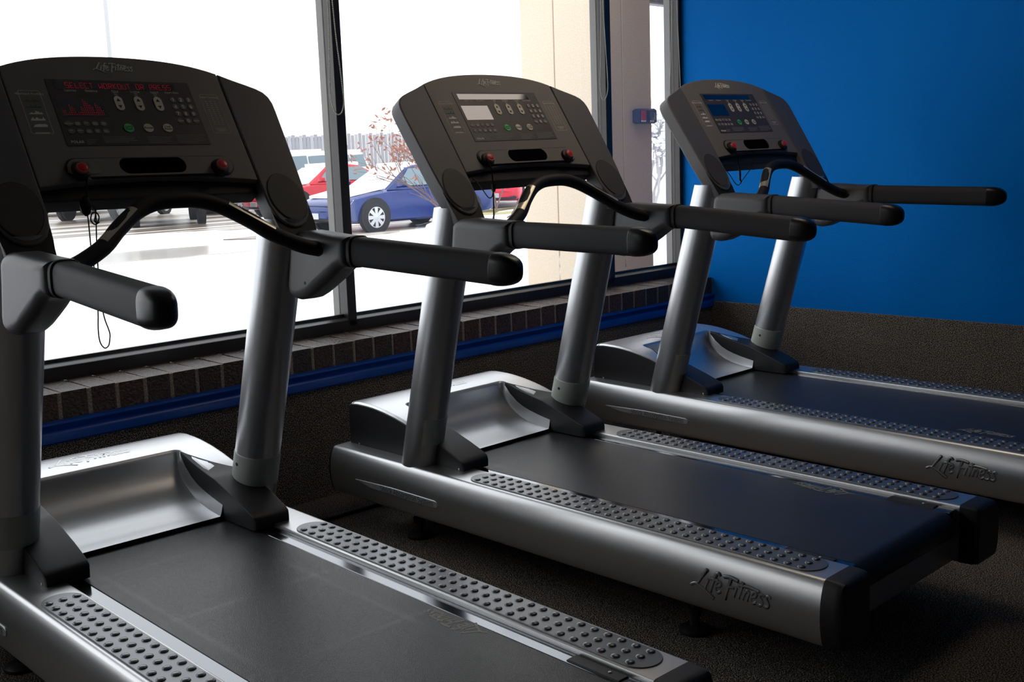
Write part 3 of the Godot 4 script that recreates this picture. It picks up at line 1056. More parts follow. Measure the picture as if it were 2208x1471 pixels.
func make_treadmill() -> Node3D:
	var t := Node3D.new()
	var b: MB
	# side rails, caps, foot pads with studs
	var studs := mb()
	studs.lathe([[0.0108, 0.0], [0.0104, 0.0018], [0.0085, 0.0034], [0.005, 0.0044], [0.0015, 0.0047]], 12)
	var stud_mesh := studs.mesh(60)
	for s in [1, -1]:
		b = mb()
		b.loft([rail_ring(-0.067, s), rail_ring(0.3, s), rail_ring(0.7, s), rail_ring(1.1, s), rail_ring(1.5, s), rail_ring(2.0, s)])
		var rail := part("side_rail", b, M.silver, t)
		b = mb()
		b.loft([rail_ring(-0.084, s, 0.9), rail_ring(-0.08, s, 0.97), rail_ring(-0.067, s, 0.995)])
		part("front_cap", b, M.black, rail)
		b = mb()
		b.loft([rail_ring(2.0, s, 1.012), rail_ring(2.035, s, 0.995), rail_ring(2.05, s, 0.96), rail_ring(2.056, s, 0.88)])
		var cap := part("end_cap", b, M.black, rail)
		cap.set_meta("label", "black end cap")
		b = mb(Transform3D(Basis(Vector3.RIGHT, -PI / 2), Vector3(0, 0.3195, 0)))
		b.prism(stadium(1.3085, -s * 0.364, 0.655, 0.0505, 32), 0.0, 0.0042, 0.0018, 2)
		var pad := part("foot_pad", b, M.pad, t)
		for i in 31:
			for j in 3:
				var z: float = s * (0.364 + 0.0345 * (j - 1))
				part("stud", stud_mesh, M.stud, pad, pos(0.701 + 0.0405 * i, 0.3233, z))
		# polished ledge between belt and rail, rear guard with screw
		b = mb()
		b.box(Vector3(1.19, 0.2965, s * 0.281), Vector3(1.6, 0.022, 0.044), 0.002)
		part("deck_ledge", b, M.polished, t)
		b = mb()
		b.box(Vector3(1.865, 0.302, s * 0.283), Vector3(0.15, 0.018, 0.036), 0.003)
		var g := part("roller_guard", b, M.black, t)
		b = mb(pos(1.9, 0.3105, s * 0.284))
		b.lathe([[0.004, 0.0], [0.004, 0.002], [0.0025, 0.003]], 10)
		part("screw", b, M.chrome, g)
	# raised lettering and name plate on the near rail
	var em := part("emblem_backing", logo(0.252, 0.125, 0.0022), M.black, t, Transform3D(Basis(), Vector3(1.734, 0.2305, 0.4495)))
	part("maker_emblem", logo(0.252, 0.078, 0.0034), M.emblem, em, Transform3D(Basis(), Vector3(0, 0.0008, 0.0012)), "raised metal lettering")
	b = mb()
	var pl := pv([0.09, 0.226, 0.18, 0.209, 0.535, 0.2065, 0.546, 0.209, 0.552, 0.2155, 0.552, 0.2235, 0.546, 0.230, 0.535, 0.2325, 0.3, 0.2335])
	b.prism(pl, 0.4480, 0.4532, 0.0012)
	var plate := part("name_plate", b, M.name_plate, t)
	text("Shock Absorption System", 0.0185, 0.0004, M.plate_print, plate, "plate_lettering", Transform3D(Basis(), Vector3(0.385, 0.220, 0.4535)))
	# belt over its rollers
	b = mb()
	var belt_path := [Vector2(0.32, 0.308), Vector2(1.965, 0.308)]
	for i in 9:
		var a := PI / 2 - PI * (i + 1) / 9.0
		belt_path.append(Vector2(1.967 + cos(a) * 0.0435, 0.2645 + sin(a) * 0.0435))
	belt_path.append(Vector2(0.32, 0.221))
	var po := PackedVector2Array(belt_path)
	b.prism(po, -0.2585, 0.2585, 0.001)
	part("running_belt", b, M.belt, t)
	b = mb()
	b.box(Vector3(1.1, 0.2, 0), Vector3(1.6, 0.05, 0.60), 0.004)
	part("deck_frame", b, M.black, t)
	b = mb()
	b.box(Vector3(1.955, 0.187, 0), Vector3(0.05, 0.085, 0.62), 0.004)
	part("cross_member", b, M.plate, t)
	part("belt_logo", logo(0.2, 0.085, 0.0003), M.belt_print, t, Transform3D(Basis(Vector3.RIGHT, -PI / 2).rotated(Vector3.UP, PI), Vector3(1.465, 0.3082, -0.232)))
	# feet
	for x in [0.3, 1.53]:
		for s in [1, -1]:
			b = mb()
			b.lathe([[0.045, 0.0], [0.047, 0.004], [0.046, 0.010], [0.034, 0.017], [0.014, 0.021], [0.014, 0.052], [0.022, 0.054], [0.022, 0.072], [0.012, 0.074], [0.012, 0.17]], 24)
			part("levelling_foot", b, M.black, t, pos(x, 0, s * 0.335))
	# motor cover: silver shell with the scooped front, black flanks and shoes round the uprights
	var top := func(x: float) -> float:
		var k := [[-0.052, 0.468], [-0.04, 0.4775], [0.0, 0.4815], [0.05, 0.4815], [0.10, 0.4790], [0.16, 0.4715], [0.22, 0.4610], [0.28, 0.4470], [0.34, 0.428], [0.42, 0.400]]
		for i in k.size() - 1:
			if x <= k[i + 1][0]:
				return lerpf(k[i][1], k[i + 1][1], clampf((x - k[i][0]) / (k[i + 1][0] - k[i][0]), 0, 1))
		return 0.40
	var scoop := func(x: float) -> float:
		var k := [[0.13, 0.4765], [0.137, 0.4735], [0.143, 0.466], [0.149, 0.452], [0.16, 0.429], [0.177, 0.404], [0.198, 0.382], [0.225, 0.363], [0.2575, 0.347], [0.295, 0.335], [0.345, 0.326], [0.372, 0.3235], [0.41, 0.321]]
		for i in k.size() - 1:
			if x <= k[i + 1][0]:
				return lerpf(k[i][1], k[i + 1][1], clampf((x - k[i][0]) / (k[i + 1][0] - k[i][0]), 0, 1))
		return 0.321
	var xs := [-0.052, -0.046, -0.04, -0.032, -0.0295, -0.027, -0.02, 0.0, 0.03, 0.06, 0.09, 0.12, 0.13, 0.134, 0.137, 0.140, 0.143, 0.1455, 0.148, 0.152, 0.156, 0.162, 0.168, 0.177, 0.186, 0.198, 0.21, 0.225, 0.24, 0.2575, 0.275, 0.295, 0.315, 0.345, 0.372, 0.41]
	var zs := []
	for i in 15:
		zs.append(lerpf(0.0, 0.2, i / 14.0))
	for i in 24:
		zs.append(lerpf(0.206, 0.30, i / 23.0))
	zs.append_array([0.32, 0.345, 0.352, 0.358])
	var row := []
	for i in zs.size():
		row.append(-zs[zs.size() - 1 - i])
	for i in range(1, zs.size()):
		row.append(zs[i])
	b = mb()
	b.sheet(func(u: float, v: float) -> Vector3:
		var x: float = xs[roundi(u * (xs.size() - 1))]
		var z: float = row[roundi(v * (row.size() - 1))]
		var y: float = top.call(x)
		if absf(x + 0.0295) < 0.001:
			y -= 0.004
		var zo := 0.241
		var rr := clampf((x - 0.13) / 0.035, 0, 1)
		zo -= 0.02 * (1 - sqrt(1 - (1 - rr) * (1 - rr)))
		var m := smoothstep(zo + 0.012, zo - 0.012, absf(z))
		y = lerpf(y, scoop.call(x), m if x > 0.13 else 0.0)
		var az := absf(z)
		if az > 0.345:
			y -= 0.006 * pow((az - 0.345) / 0.013, 2.0)
		return Vector3(x, y, z), xs.size() - 1, row.size() - 1)
	b.sheet(func(u: float, v: float) -> Vector3:
		return Vector3(-0.052 - 0.004 * (1 - u), lerpf(0.30, 0.468, u), lerpf(-0.355, 0.355, v)), 4, 8)
	var cover := part("motor_cover", b, M.shell, t)
	part("cover_logo", logo(0.255, 0.08, 0.0006), M.silver, cover, Transform3D(Basis(-Z, Vector3(-1, 0, 0), Vector3.UP).rotated(Z, -0.03), Vector3(0.055, 0.4815, 0.0)))
	for s in [1, -1]:
		b = mb()
		var side := PackedVector2Array()
		side.append(Vector2(-0.056, 0.30))
		for x in [-0.054, -0.04, 0.0, 0.05, 0.1, 0.16, 0.22, 0.28, 0.34]:
			side.append(Vector2(x, top.call(x) - 0.007))
		side.append_array(pv([0.40, 0.41, 0.40, 0.30]))
		if s == 1:
			b.prism(side, 0.345, 0.3605, 0.002)
		else:
			b.prism(side, -0.3605, -0.345, 0.002)
		var flank := part("cover_flank", b, M.black, cover)
		b = mb(pos(0.0, 0.325, s * 0.361))
		b.lathe([[0.004, -0.001], [0.004, 0.001]], 8)
		b = mb(Transform3D(Basis(Vector3.RIGHT, s * PI / 2), Vector3(0.0, 0.325, s * 0.3605)))
		b.lathe([[0.0035, 0.0], [0.0035, 0.0012], [0.002, 0.002]], 10)
		part("screw", b, M.chrome, flank)
		# shoe: blade that sweeps from the scoop corner back to the foot of the upright
		b = mb()
		var rings := []
		for e in [[0.160, 0.4725, 0.4715, 0.243, 0.2445, 0.455], [0.19, 0.468, 0.4655, 0.241, 0.254, 0.405], [0.23, 0.460, 0.4545, 0.2395, 0.272, 0.362], [0.27, 0.4505, 0.4455, 0.239, 0.294, 0.338], [0.31, 0.441, 0.437, 0.239, 0.322, 0.322],
				[0.345, 0.432, 0.430, 0.239, 0.352, 0.316], [0.37, 0.427, 0.4255, 0.239, 0.3605, 0.314], [0.41, 0.4135, 0.413, 0.239, 0.3605, 0.313], [0.45, 0.4, 0.4, 0.239, 0.3605, 0.313], [0.493, 0.386, 0.3865, 0.239, 0.3605, 0.313],
				[0.535, 0.3705, 0.3715, 0.2395, 0.3605, 0.313], [0.566, 0.3585, 0.3595, 0.240, 0.3605, 0.313], [0.579, 0.352, 0.353, 0.2415, 0.359, 0.3135], [0.586, 0.342, 0.343, 0.245, 0.3555, 0.316]]:
			rings.append(PackedVector3Array([
				Vector3(e[0], e[5], s * (e[3] + 0.001)), Vector3(e[0], e[2] - 0.005, s * e[3]), Vector3(e[0], e[2] - 0.001, s * (e[3] + 0.0015)), Vector3(e[0], e[2], s * (e[3] + 0.005 * minf(1.0, (e[4] - e[3]) / 0.02))),
				Vector3(e[0], e[1], s * (e[4] - 0.005 * minf(1.0, (e[4] - e[3]) / 0.02))), Vector3(e[0], e[1] - 0.001, s * (e[4] - 0.0015 * minf(1.0, (e[4] - e[3]) / 0.02))), Vector3(e[0], e[1] - 0.005, s * e[4]), Vector3(e[0], e[5], s * e[4])]))
		b.loft(rings)
		var shoe := part("upright_shoe", b, M.black, t)
		b = mb(Transform3D(Basis(Vector3.RIGHT, s * PI / 2), Vector3(0.565, 0.326, s * 0.3605)))
		b.lathe([[0.004, 0.0], [0.004, 0.001], [0.002, 0.0022]], 10)
		part("screw", b, M.chrome, shoe)
		# upright
		b = mb()
		rings = []
		for y in [0.318, 0.5, 0.8, 1.0, 1.21]:
			var r := PackedVector3Array()
			var cx: float = 0.363 + (y - 0.305) * 0.2815
			for k in 40:
				var an := TAU * k / 40
				r.append(Vector3(cx + cos(an) * 0.0715, y - cos(an) * 0.0 , s * 0.364 + sin(an) * 0.0665))
			rings.append(r)
		b.loft(rings)
		part("upright", b, M.upright, t)
		b = mb()
		var lo := PackedVector3Array()
		rings = []
		for y in [0.395, 0.40, 0.496, 0.50]:
			var r := PackedVector3Array()
			var d := 0.0 if y in [0.395, 0.50] else 0.0022
			for k in 25:
				# half shell on the side towards the belt
				var an := lerpf(-2.75, 0.85, k / 24.0) if s == 1 else lerpf(2.75, -0.85, k / 24.0)
				var yy: float = y + (0.0 if y < 0.45 else -0.012 * cos(an))
				var cx: float = 0.363 + (yy - 0.305) * 0.2815
				r.append(Vector3(cx + cos(an) * (0.0715 + d), yy, s * 0.364 + sin(an) * (0.0665 + d)))
			rings.append(r)
		b.loft(rings, false, false, false)
		var sl := part("upright_sleeve", b, M.sleeve, t)
		b = mb(Transform3D(Basis(Vector3.RIGHT, -s * PI / 2), Vector3(0.363 + (0.468 - 0.305) * 0.2815, 0.468, s * (0.364 - 0.0668))))
		b.lathe([[0.0056, -0.002], [0.0056, 0.0026], [0.0035, 0.0028]], 14)
		part("bolt_hole", b, M.black, sl)
		# arm housing on top of the upright
		b = mb()
		var hp := pv([0.668, 1.156, 0.66, 1.10, 0.6465, 1.03, 0.648, 1.008, 0.656, 0.994, 0.672, 0.9865, 0.695, 0.9845, 0.725, 0.9905, 0.76, 1.006, 0.80, 1.0285, 0.84, 1.052, 0.88, 1.079, 0.905, 1.0895, 0.928, 1.0905,
			0.928, 1.1715, 0.86, 1.1730, 0.80, 1.1760, 0.74, 1.1790, 0.70, 1.1760, 0.68, 1.168])
		if s == 1:
			b.prism(hp, 0.343, 0.4335, 0.026, 5)
		else:
			b.prism(hp, -0.4335, -0.343, 0.026, 5)
		var hs := part("arm_housing", b, M.housing, t)
		b = mb(Transform3D(Basis(Vector3.RIGHT, -s * PI / 2), Vector3(0.745, 1.037, s * 0.343)))
		b.lathe([[0.0045, -0.001], [0.0045, 0.0006]], 12)
		part("bolt_hole", b, M.black_soft, hs)
		# cuff, hand rail and end knob; the rail turns about the cuff
		var sec := func(x: float, y: float, hy: float, hz: float, dz := 0.0) -> PackedVector3Array:
			var r := PackedVector3Array()
			for k in 28:
				var an := TAU * k / 28
				var c := cos(an)
				var sn := sin(an)
				r.append(Vector3(x, y + signf(c) * pow(absf(c), 0.62) * hy, dz + signf(sn) * pow(absf(sn), 0.62) * hz))
			return r
		b = mb()
		b.loft([sec.call(0.924, 1.131, 0.0405, 0.034, s * 0.389), sec.call(0.926, 1.131, 0.0425, 0.036, s * 0.389), sec.call(0.938, 1.131, 0.0425, 0.036, s * 0.389), sec.call(0.940, 1.131, 0.0405, 0.034, s * 0.389)])
		part("cuff", b, M.black_soft, t)
		b = mb()
		rings = []
		for e in [[0.0, 0.0, 0.0395], [0.02, 0.0, 0.039], [0.25, 0.0, 0.039], [0.47, 0.0, 0.039]]:
			rings.append(sec.call(e[0], e[1], e[2], e[2] * 0.80))
		b.loft(rings)
		var grip := part("hand_rail", b, M.grip, t, pos(0.938, 1.131, s * 0.389))
		b = mb()
		rings = []
		for e in [[0.468, 1.0], [0.470, 1.02], [0.485, 1.02], [0.500, 0.985], [0.514, 0.90], [0.526, 0.77], [0.535, 0.60], [0.541, 0.38], [0.5435, 0.14]]:
			rings.append(sec.call(e[0], 0.0, 0.039 * e[1], 0.0315 * e[1]))
		b.loft(rings)
		part("end_knob", b, M.black_gloss, grip)
	# arched pulse bar
	var arch := []
	for q in [[0.846, 1.128, 0.368], [0.812, 1.134, 0.348], [0.800, 1.147, 0.30], [0.779, 1.180, 0.23], [0.752, 1.218, 0.178], [0.727, 1.252, 0.122], [0.716, 1.270, 0.075], [0.714, 1.277, 0.03]]:
		arch.append(Vector3(q[0], q[1], q[2]))
	for i in 8:
		var q: Vector3 = arch[7 - i]
		arch.append(Vector3(q.x, q.y, -q.z))
	b = mb()
	b.tube(curve(arch, 6), 0.0205, 20)
	var bar := part("pulse_bar", b, M.black_soft, t)
	for s in [1, -1]:
		b = mb()
		var seg := []
		for k in 7:
			seg.append(Vector3(0.779, 1.180, s * 0.23).lerp(Vector3(0.727, 1.252, s * 0.122), lerpf(0.02, 0.98, k / 6.0)))
		# half shell of bright metal on the runner's side
		var dir: Vector3 = (seg[6] - seg[0]).normalized()
		var out := (Vector3(0.12, 0.80, 0.55 * s) - dir * dir.dot(Vector3(0.12, 0.80, 0.55 * s))).normalized()
		var sd := dir.cross(out)
		var rr := []
		for p in seg:
			var r := PackedVector3Array()
			for k in 9:
				var an := lerpf(-1.0, 1.0, k / 8.0)
				r.append(p + (out * cos(an) + sd * sin(an)) * 0.0213)
			for k in 9:
				var an := lerpf(1.0, -1.0, k / 8.0)
				r.append(p + (out * cos(an) + sd * sin(an)) * 0.019)
			rr.append(r)
		b.loft(rr)
		part("pulse_sensor", b, M.sensor, bar)
	make_console(t)
	return t

# ---------------------------------------------------------------- outside
const GY := -0.3

func slab(b: MB, q: Array, n: Vector3, d: float) -> void:
	# a plate of thickness d on four corners, rising along n
	var r0 := PackedVector3Array(q)
	var r1 := PackedVector3Array()
	for v in q:
		r1.append(v + n * d)
	b.loft([r0, r1])

func wheel(car: Node3D, at: Vector3, r: float, s: int, spokes: int) -> void:
	var b := mb(Transform3D(Basis(Vector3.RIGHT, s * PI / 2), at))
	b.lathe([[r * 0.64, -0.10], [r * 0.95, -0.10], [r, -0.07], [r, 0.07], [r * 0.95, 0.10], [r * 0.70, 0.105], [r * 0.66, 0.09]], 28)
	var w := part("wheel", b, M.tire, car)
	b = mb(Transform3D(Basis(Vector3.RIGHT, s * PI / 2), at))
	for k in spokes:
		var a := TAU * k / spokes
		var d := Vector3(cos(a), 0, sin(a))
		var e := Vector3(-sin(a), 0, cos(a))
		b.loft([PackedVector3Array([d * 0.03 + e * 0.03 + Vector3.UP * 0.07, d * 0.03 - e * 0.03 + Vector3.UP * 0.07, d * 0.03 - e * 0.03 + Vector3.UP * 0.105, d * 0.03 + e * 0.03 + Vector3.UP * 0.105]),
			PackedVector3Array([d * r * 0.66 + e * 0.045 + Vector3.UP * 0.06, d * r * 0.66 - e * 0.045 + Vector3.UP * 0.06, d * r * 0.66 - e * 0.045 + Vector3.UP * 0.10, d * r * 0.66 + e * 0.045 + Vector3.UP * 0.10])])
	b.lathe([[0.06, 0.07], [0.06, 0.105], [0.04, 0.112]], 14)
	var ring := []
	for k in 29:
		ring.append(Vector3(cos(TAU * k / 28.0) * r * 0.66, 0.09, sin(TAU * k / 28.0) * r * 0.66))
	b.tube(ring, 0.014, 6)
	b.lathe([[r * 0.64, 0.0], [r * 0.64, 0.02]], 20)
	part("rim", b, M.rim, w)

func car(label: String, at: Vector3, yaw: float, paint: Material, kind: String, spokes := 7, snow := true, bumper: Material = null) -> Node3D:
	var t := thing("car", label, "car", Transform3D(Basis(Vector3.UP, yaw), at), "parked cars")
	var sedan := kind == "sedan"
	var jeep := kind == "jeep"
	var up := 0.0 if sedan else (0.22 if jeep else 0.12)
	# stations along the car: x, underside, top, half width
	var st := [[-2.36, 0.42, 0.80, 0.66], [-2.32, 0.30, 0.98, 0.78], [-2.1, 0.24, 1.03, 0.86], [-1.5, 0.20, 1.0, 0.90], [-0.5, 0.20, 0.95, 0.915], [0.6, 0.20, 0.93, 0.915], [1.05, 0.20, 0.92, 0.91], [1.5, 0.20, 0.86, 0.89], [1.95, 0.22, 0.78, 0.85], [2.2, 0.25, 0.71, 0.76], [2.32, 0.29, 0.64, 0.64], [2.38, 0.36, 0.56, 0.5]]
	if not sedan:
		st = [[-2.3, 0.45, 0.95, 0.80], [-2.26, 0.36, 1.05, 0.88], [-1.5, 0.28, 1.05, 0.92], [0.6, 0.26, 1.02, 0.92], [1.1, 0.26, 1.02, 0.92], [1.6, 0.28, 1.0, 0.90], [2.1, 0.30, 0.95, 0.87], [2.28, 0.34, 0.88, 0.82], [2.32, 0.42, 0.8, 0.76]]
	var b := mb()
	var rings := []
	for s in st:
		var y0: float = s[1] + up
		var y1: float = s[2] + up * (1.4 if not sedan else 1.0)
		var w: float = s[3]
		var half := [[y0, 0.82], [y0 + 0.06, 0.95], [lerpf(y0, y1, 0.45), 1.0], [lerpf(y0, y1, 0.72), 0.99], [y1 - 0.06, 0.955], [y1 - 0.015, 0.86], [y1 + 0.005, 0.6], [y1 + 0.012, 0.0]]
		var r := PackedVector3Array()
		for h in half:
			r.append(Vector3(s[0], h[0], w * h[1]))
		for k in range(half.size() - 2, -1, -1):
			r.append(Vector3(s[0], half[k][0], -w * half[k][1]))
		rings.append(r)
	b.loft(rings)
	part("body", b, paint, t)
	# cabin
	b = mb()
	rings = []
	var cab := [[1.0, 0.90, 0.905, 0.78], [0.62, 0.90, 1.14, 0.70], [0.25, 0.90, 1.36, 0.60], [-0.05, 0.90, 1.43, 0.575], [-0.5, 0.90, 1.455, 0.57], [-1.0, 0.90, 1.40, 0.565], [-1.4, 0.92, 1.21, 0.62], [-1.8, 0.95, 1.0, 0.72]]
	if not sedan:
		cab = [[0.95, 1.0, 1.05, 0.80], [0.55, 1.0, 1.45, 0.72], [0.35, 1.0, 1.66, 0.67], [0.1, 1.0, 1.72, 0.66], [-1.6, 1.0, 1.74, 0.66], [-2.0, 1.0, 1.70, 0.66], [-2.2, 1.0, 1.3, 0.74], [-2.26, 1.0, 1.06, 0.8]]
	for c in cab:
		var y1: float = c[2] + up
		var r := PackedVector3Array()
		for h in [[c[1] + up, 0.83], [maxf(c[1] + up, y1 - 0.05), c[3]], [y1 - 0.01, c[3] * 0.92], [y1, c[3] * 0.6]]:
			r.append(Vector3(c[0], h[0], h[1]))
		for h in [[y1, c[3] * 0.6], [y1 - 0.01, c[3] * 0.92], [maxf(c[1] + up, y1 - 0.05), c[3]], [c[1] + up, 0.83]]:
			r.append(Vector3(c[0], h[0], -h[1]))
		rings.append(r)
	b.loft(rings)
	part("cabin", b, paint, t)
	var roof := 1.36 if sedan else 1.60
	var belt := 0.97 if sedan else 1.12
	for s in [1, -1]:
		var zt := 0.617 if sedan else 0.70
		var zb := 0.805 if sedan else 0.815
		var win := [[0.70, 0.22, -0.32, -0.32], [-0.38, -0.38, -0.98, -1.42]] if sedan else [[0.68, 0.36, -0.42, -0.42], [-0.5, -0.5, -1.3, -1.3], [-1.38, -1.38, -2.0, -2.1]]
		for q in win:
			b = mb()
			slab(b, [Vector3(q[0], belt + up, s * zb), Vector3(q[1], roof - 0.02 + up, s * zt), Vector3(q[2], roof + up, s * zt), Vector3(q[3], belt + up, s * zb)], Vector3(0, 0.35, s * 0.94), 0.02)
			part("side_window", b, M.car_glass, t)
		b = mb(pos(0.72, belt + 0.06 + up, s * 1.0))
		b.prism(pv([-0.05, -0.05, 0.08, -0.04, 0.06, 0.06, -0.05, 0.07]), -0.11, 0.11, 0.03, 2)
		part("wing_mirror", b, paint, t)
		b = mb()
		var lx := 2.2 if sedan else 2.27
		var ly := 0.62 + up if sedan else 0.86 + up
		slab(b, [Vector3(lx + 0.1, ly - 0.06, s * 0.42), Vector3(lx + 0.02, ly + 0.05, s * 0.45), Vector3(lx - 0.30, ly + 0.10, s * 0.80), Vector3(lx - 0.16, ly - 0.04, s * 0.79)], Vector3(0.75, 0.35, s * 0.55), 0.035)
		part("headlight", b, M.lamp_glass, t)
		for x in [1.42, -1.36]:
			wheel(t, Vector3(x, 0.335 + up * 0.35, s * 0.83), 0.335 + up * 0.35, s, spokes)
			b = mb(Transform3D(Basis(Vector3.RIGHT, s * PI / 2), Vector3(x, 0.36 + up * 0.5, s * 0.80)))
			b.lathe([[0.40 + up * 0.3, 0.0], [0.40 + up * 0.3, 0.124], [0.2, 0.124]], 26)
			part("wheel_arch", b, M.tire, t)
	# windscreen, grille, plate
	b = mb()
	if sedan:
		slab(b, [Vector3(0.98, 0.915, 0.70), Vector3(0.98, 0.915, -0.70), Vector3(0.27, 1.35, -0.55), Vector3(0.27, 1.35, 0.55)], Vector3(0.5, 0.85, 0), 0.022)
	else:
		slab(b, [Vector3(0.9, 1.10 + up, 0.72), Vector3(0.9, 1.10 + up, -0.72), Vector3(0.39, 1.62 + up, -0.62), Vector3(0.39, 1.62 + up, 0.62)], Vector3(0.72, 0.69, 0), 0.03)
	part("windscreen", b, M.snow if snow else M.car_glass, t)
	var fx := 2.335 if sedan else 2.30
	b = mb()
	for k in 3:
		b.box(Vector3(fx + 0.02 - 0.012 * k, (0.50 if sedan else 0.70) + up + 0.055 * k, 0), Vector3(0.05, 0.03, 0.84 + 0.04 * k), 0.008)
	part("grille", b, M.tire, t)
	b = mb()
	b.box(Vector3(fx + 0.05, 0.40 + up, 0), Vector3(0.03, 0.13, 0.32), 0.004)
	part("number_plate", b, M.rim, t)
	b = mb()
	b.box(Vector3(fx - 0.05, 0.32 + up, 0), Vector3(0.16, 0.10, 1.35), 0.03)
	part("bumper", b, bumper if bumper else M.tire, t)
	if snow:
		b = mb()
		if sedan:
			slab(b, [Vector3(1.04, 0.93, 0.74), Vector3(1.04, 0.93, -0.74), Vector3(2.05, 0.77, -0.62), Vector3(2.05, 0.77, 0.62)], Vector3(0, 1, 0), 0.05)
			slab(b, [Vector3(0.22, 1.37, 0.50), Vector3(0.22, 1.37, -0.50), Vector3(-1.0, 1.40, -0.50), Vector3(-1.0, 1.40, 0.50)], Vector3(0, 1, 0), 0.10)
		else:
			slab(b, [Vector3(1.0, 1.03 + up * 1.4, 0.74), Vector3(1.0, 1.03 + up * 1.4, -0.74), Vector3(2.1, 0.96 + up * 1.4, -0.7), Vector3(2.1, 0.96 + up * 1.4, 0.7)], Vector3(0, 1, 0), 0.05)
			slab(b, [Vector3(0.34, 1.68 + up, 0.58), Vector3(0.34, 1.68 + up, -0.58), Vector3(-2.0, 1.71 + up, -0.58), Vector3(-2.0, 1.71 + up, 0.58)], Vector3(0, 1, 0), 0.10)
		part("snow_cover", b, M.snow, t)
	return t

func blob(pts: Array, y: float, h: float, seed_: int) -> MB:
	# a low irregular patch: outline x, z smoothed, slightly domed
	var v := []
	for i in range(0, pts.size(), 2):
		v.append(Vector3(pts[i], 0, pts[i + 1]))
	v.append(v[0])
	var c := curve(v, 5)
	c.pop_back()
	var r := RandomNumberGenerator.new()
	r.seed = seed_
	var poly := PackedVector2Array()
	for q in c:
		poly.append(Vector2(q.x + r.randf_range(-0.12, 0.12), -q.z + r.randf_range(-0.12, 0.12)))
	var b := mb(Transform3D(Basis(Vector3.RIGHT, -PI / 2), Vector3(0, y, 0)))
	b.prism(poly, 0.0, h, minf(h * 0.9, 0.2), 2, 0.0)
	return b

func branch(b: MB, p: Vector3, d: Vector3, len_: float, r: float, depth: int, tips: Array) -> void:
	var e := p + d * len_
	b.tube([p, p.lerp(e, 0.5) + Vector3(rng.randf_range(-1, 1), rng.randf_range(-1, 1), rng.randf_range(-1, 1)) * len_ * 0.06, e], [r, r * 0.8, r * 0.6], 5, false)
	tips.append(e)
	if depth == 0:
		return
	for k in 3:
		var n := (d + Vector3(rng.randf_range(-1, 1), rng.randf_range(-0.5, 0.8), rng.randf_range(-1, 1)) * 0.75).normalized()
		branch(b, p.lerp(e, rng.randf_range(0.55, 1.0)), n, len_ * rng.randf_range(0.55, 0.8), r * 0.6, depth - 1, tips)

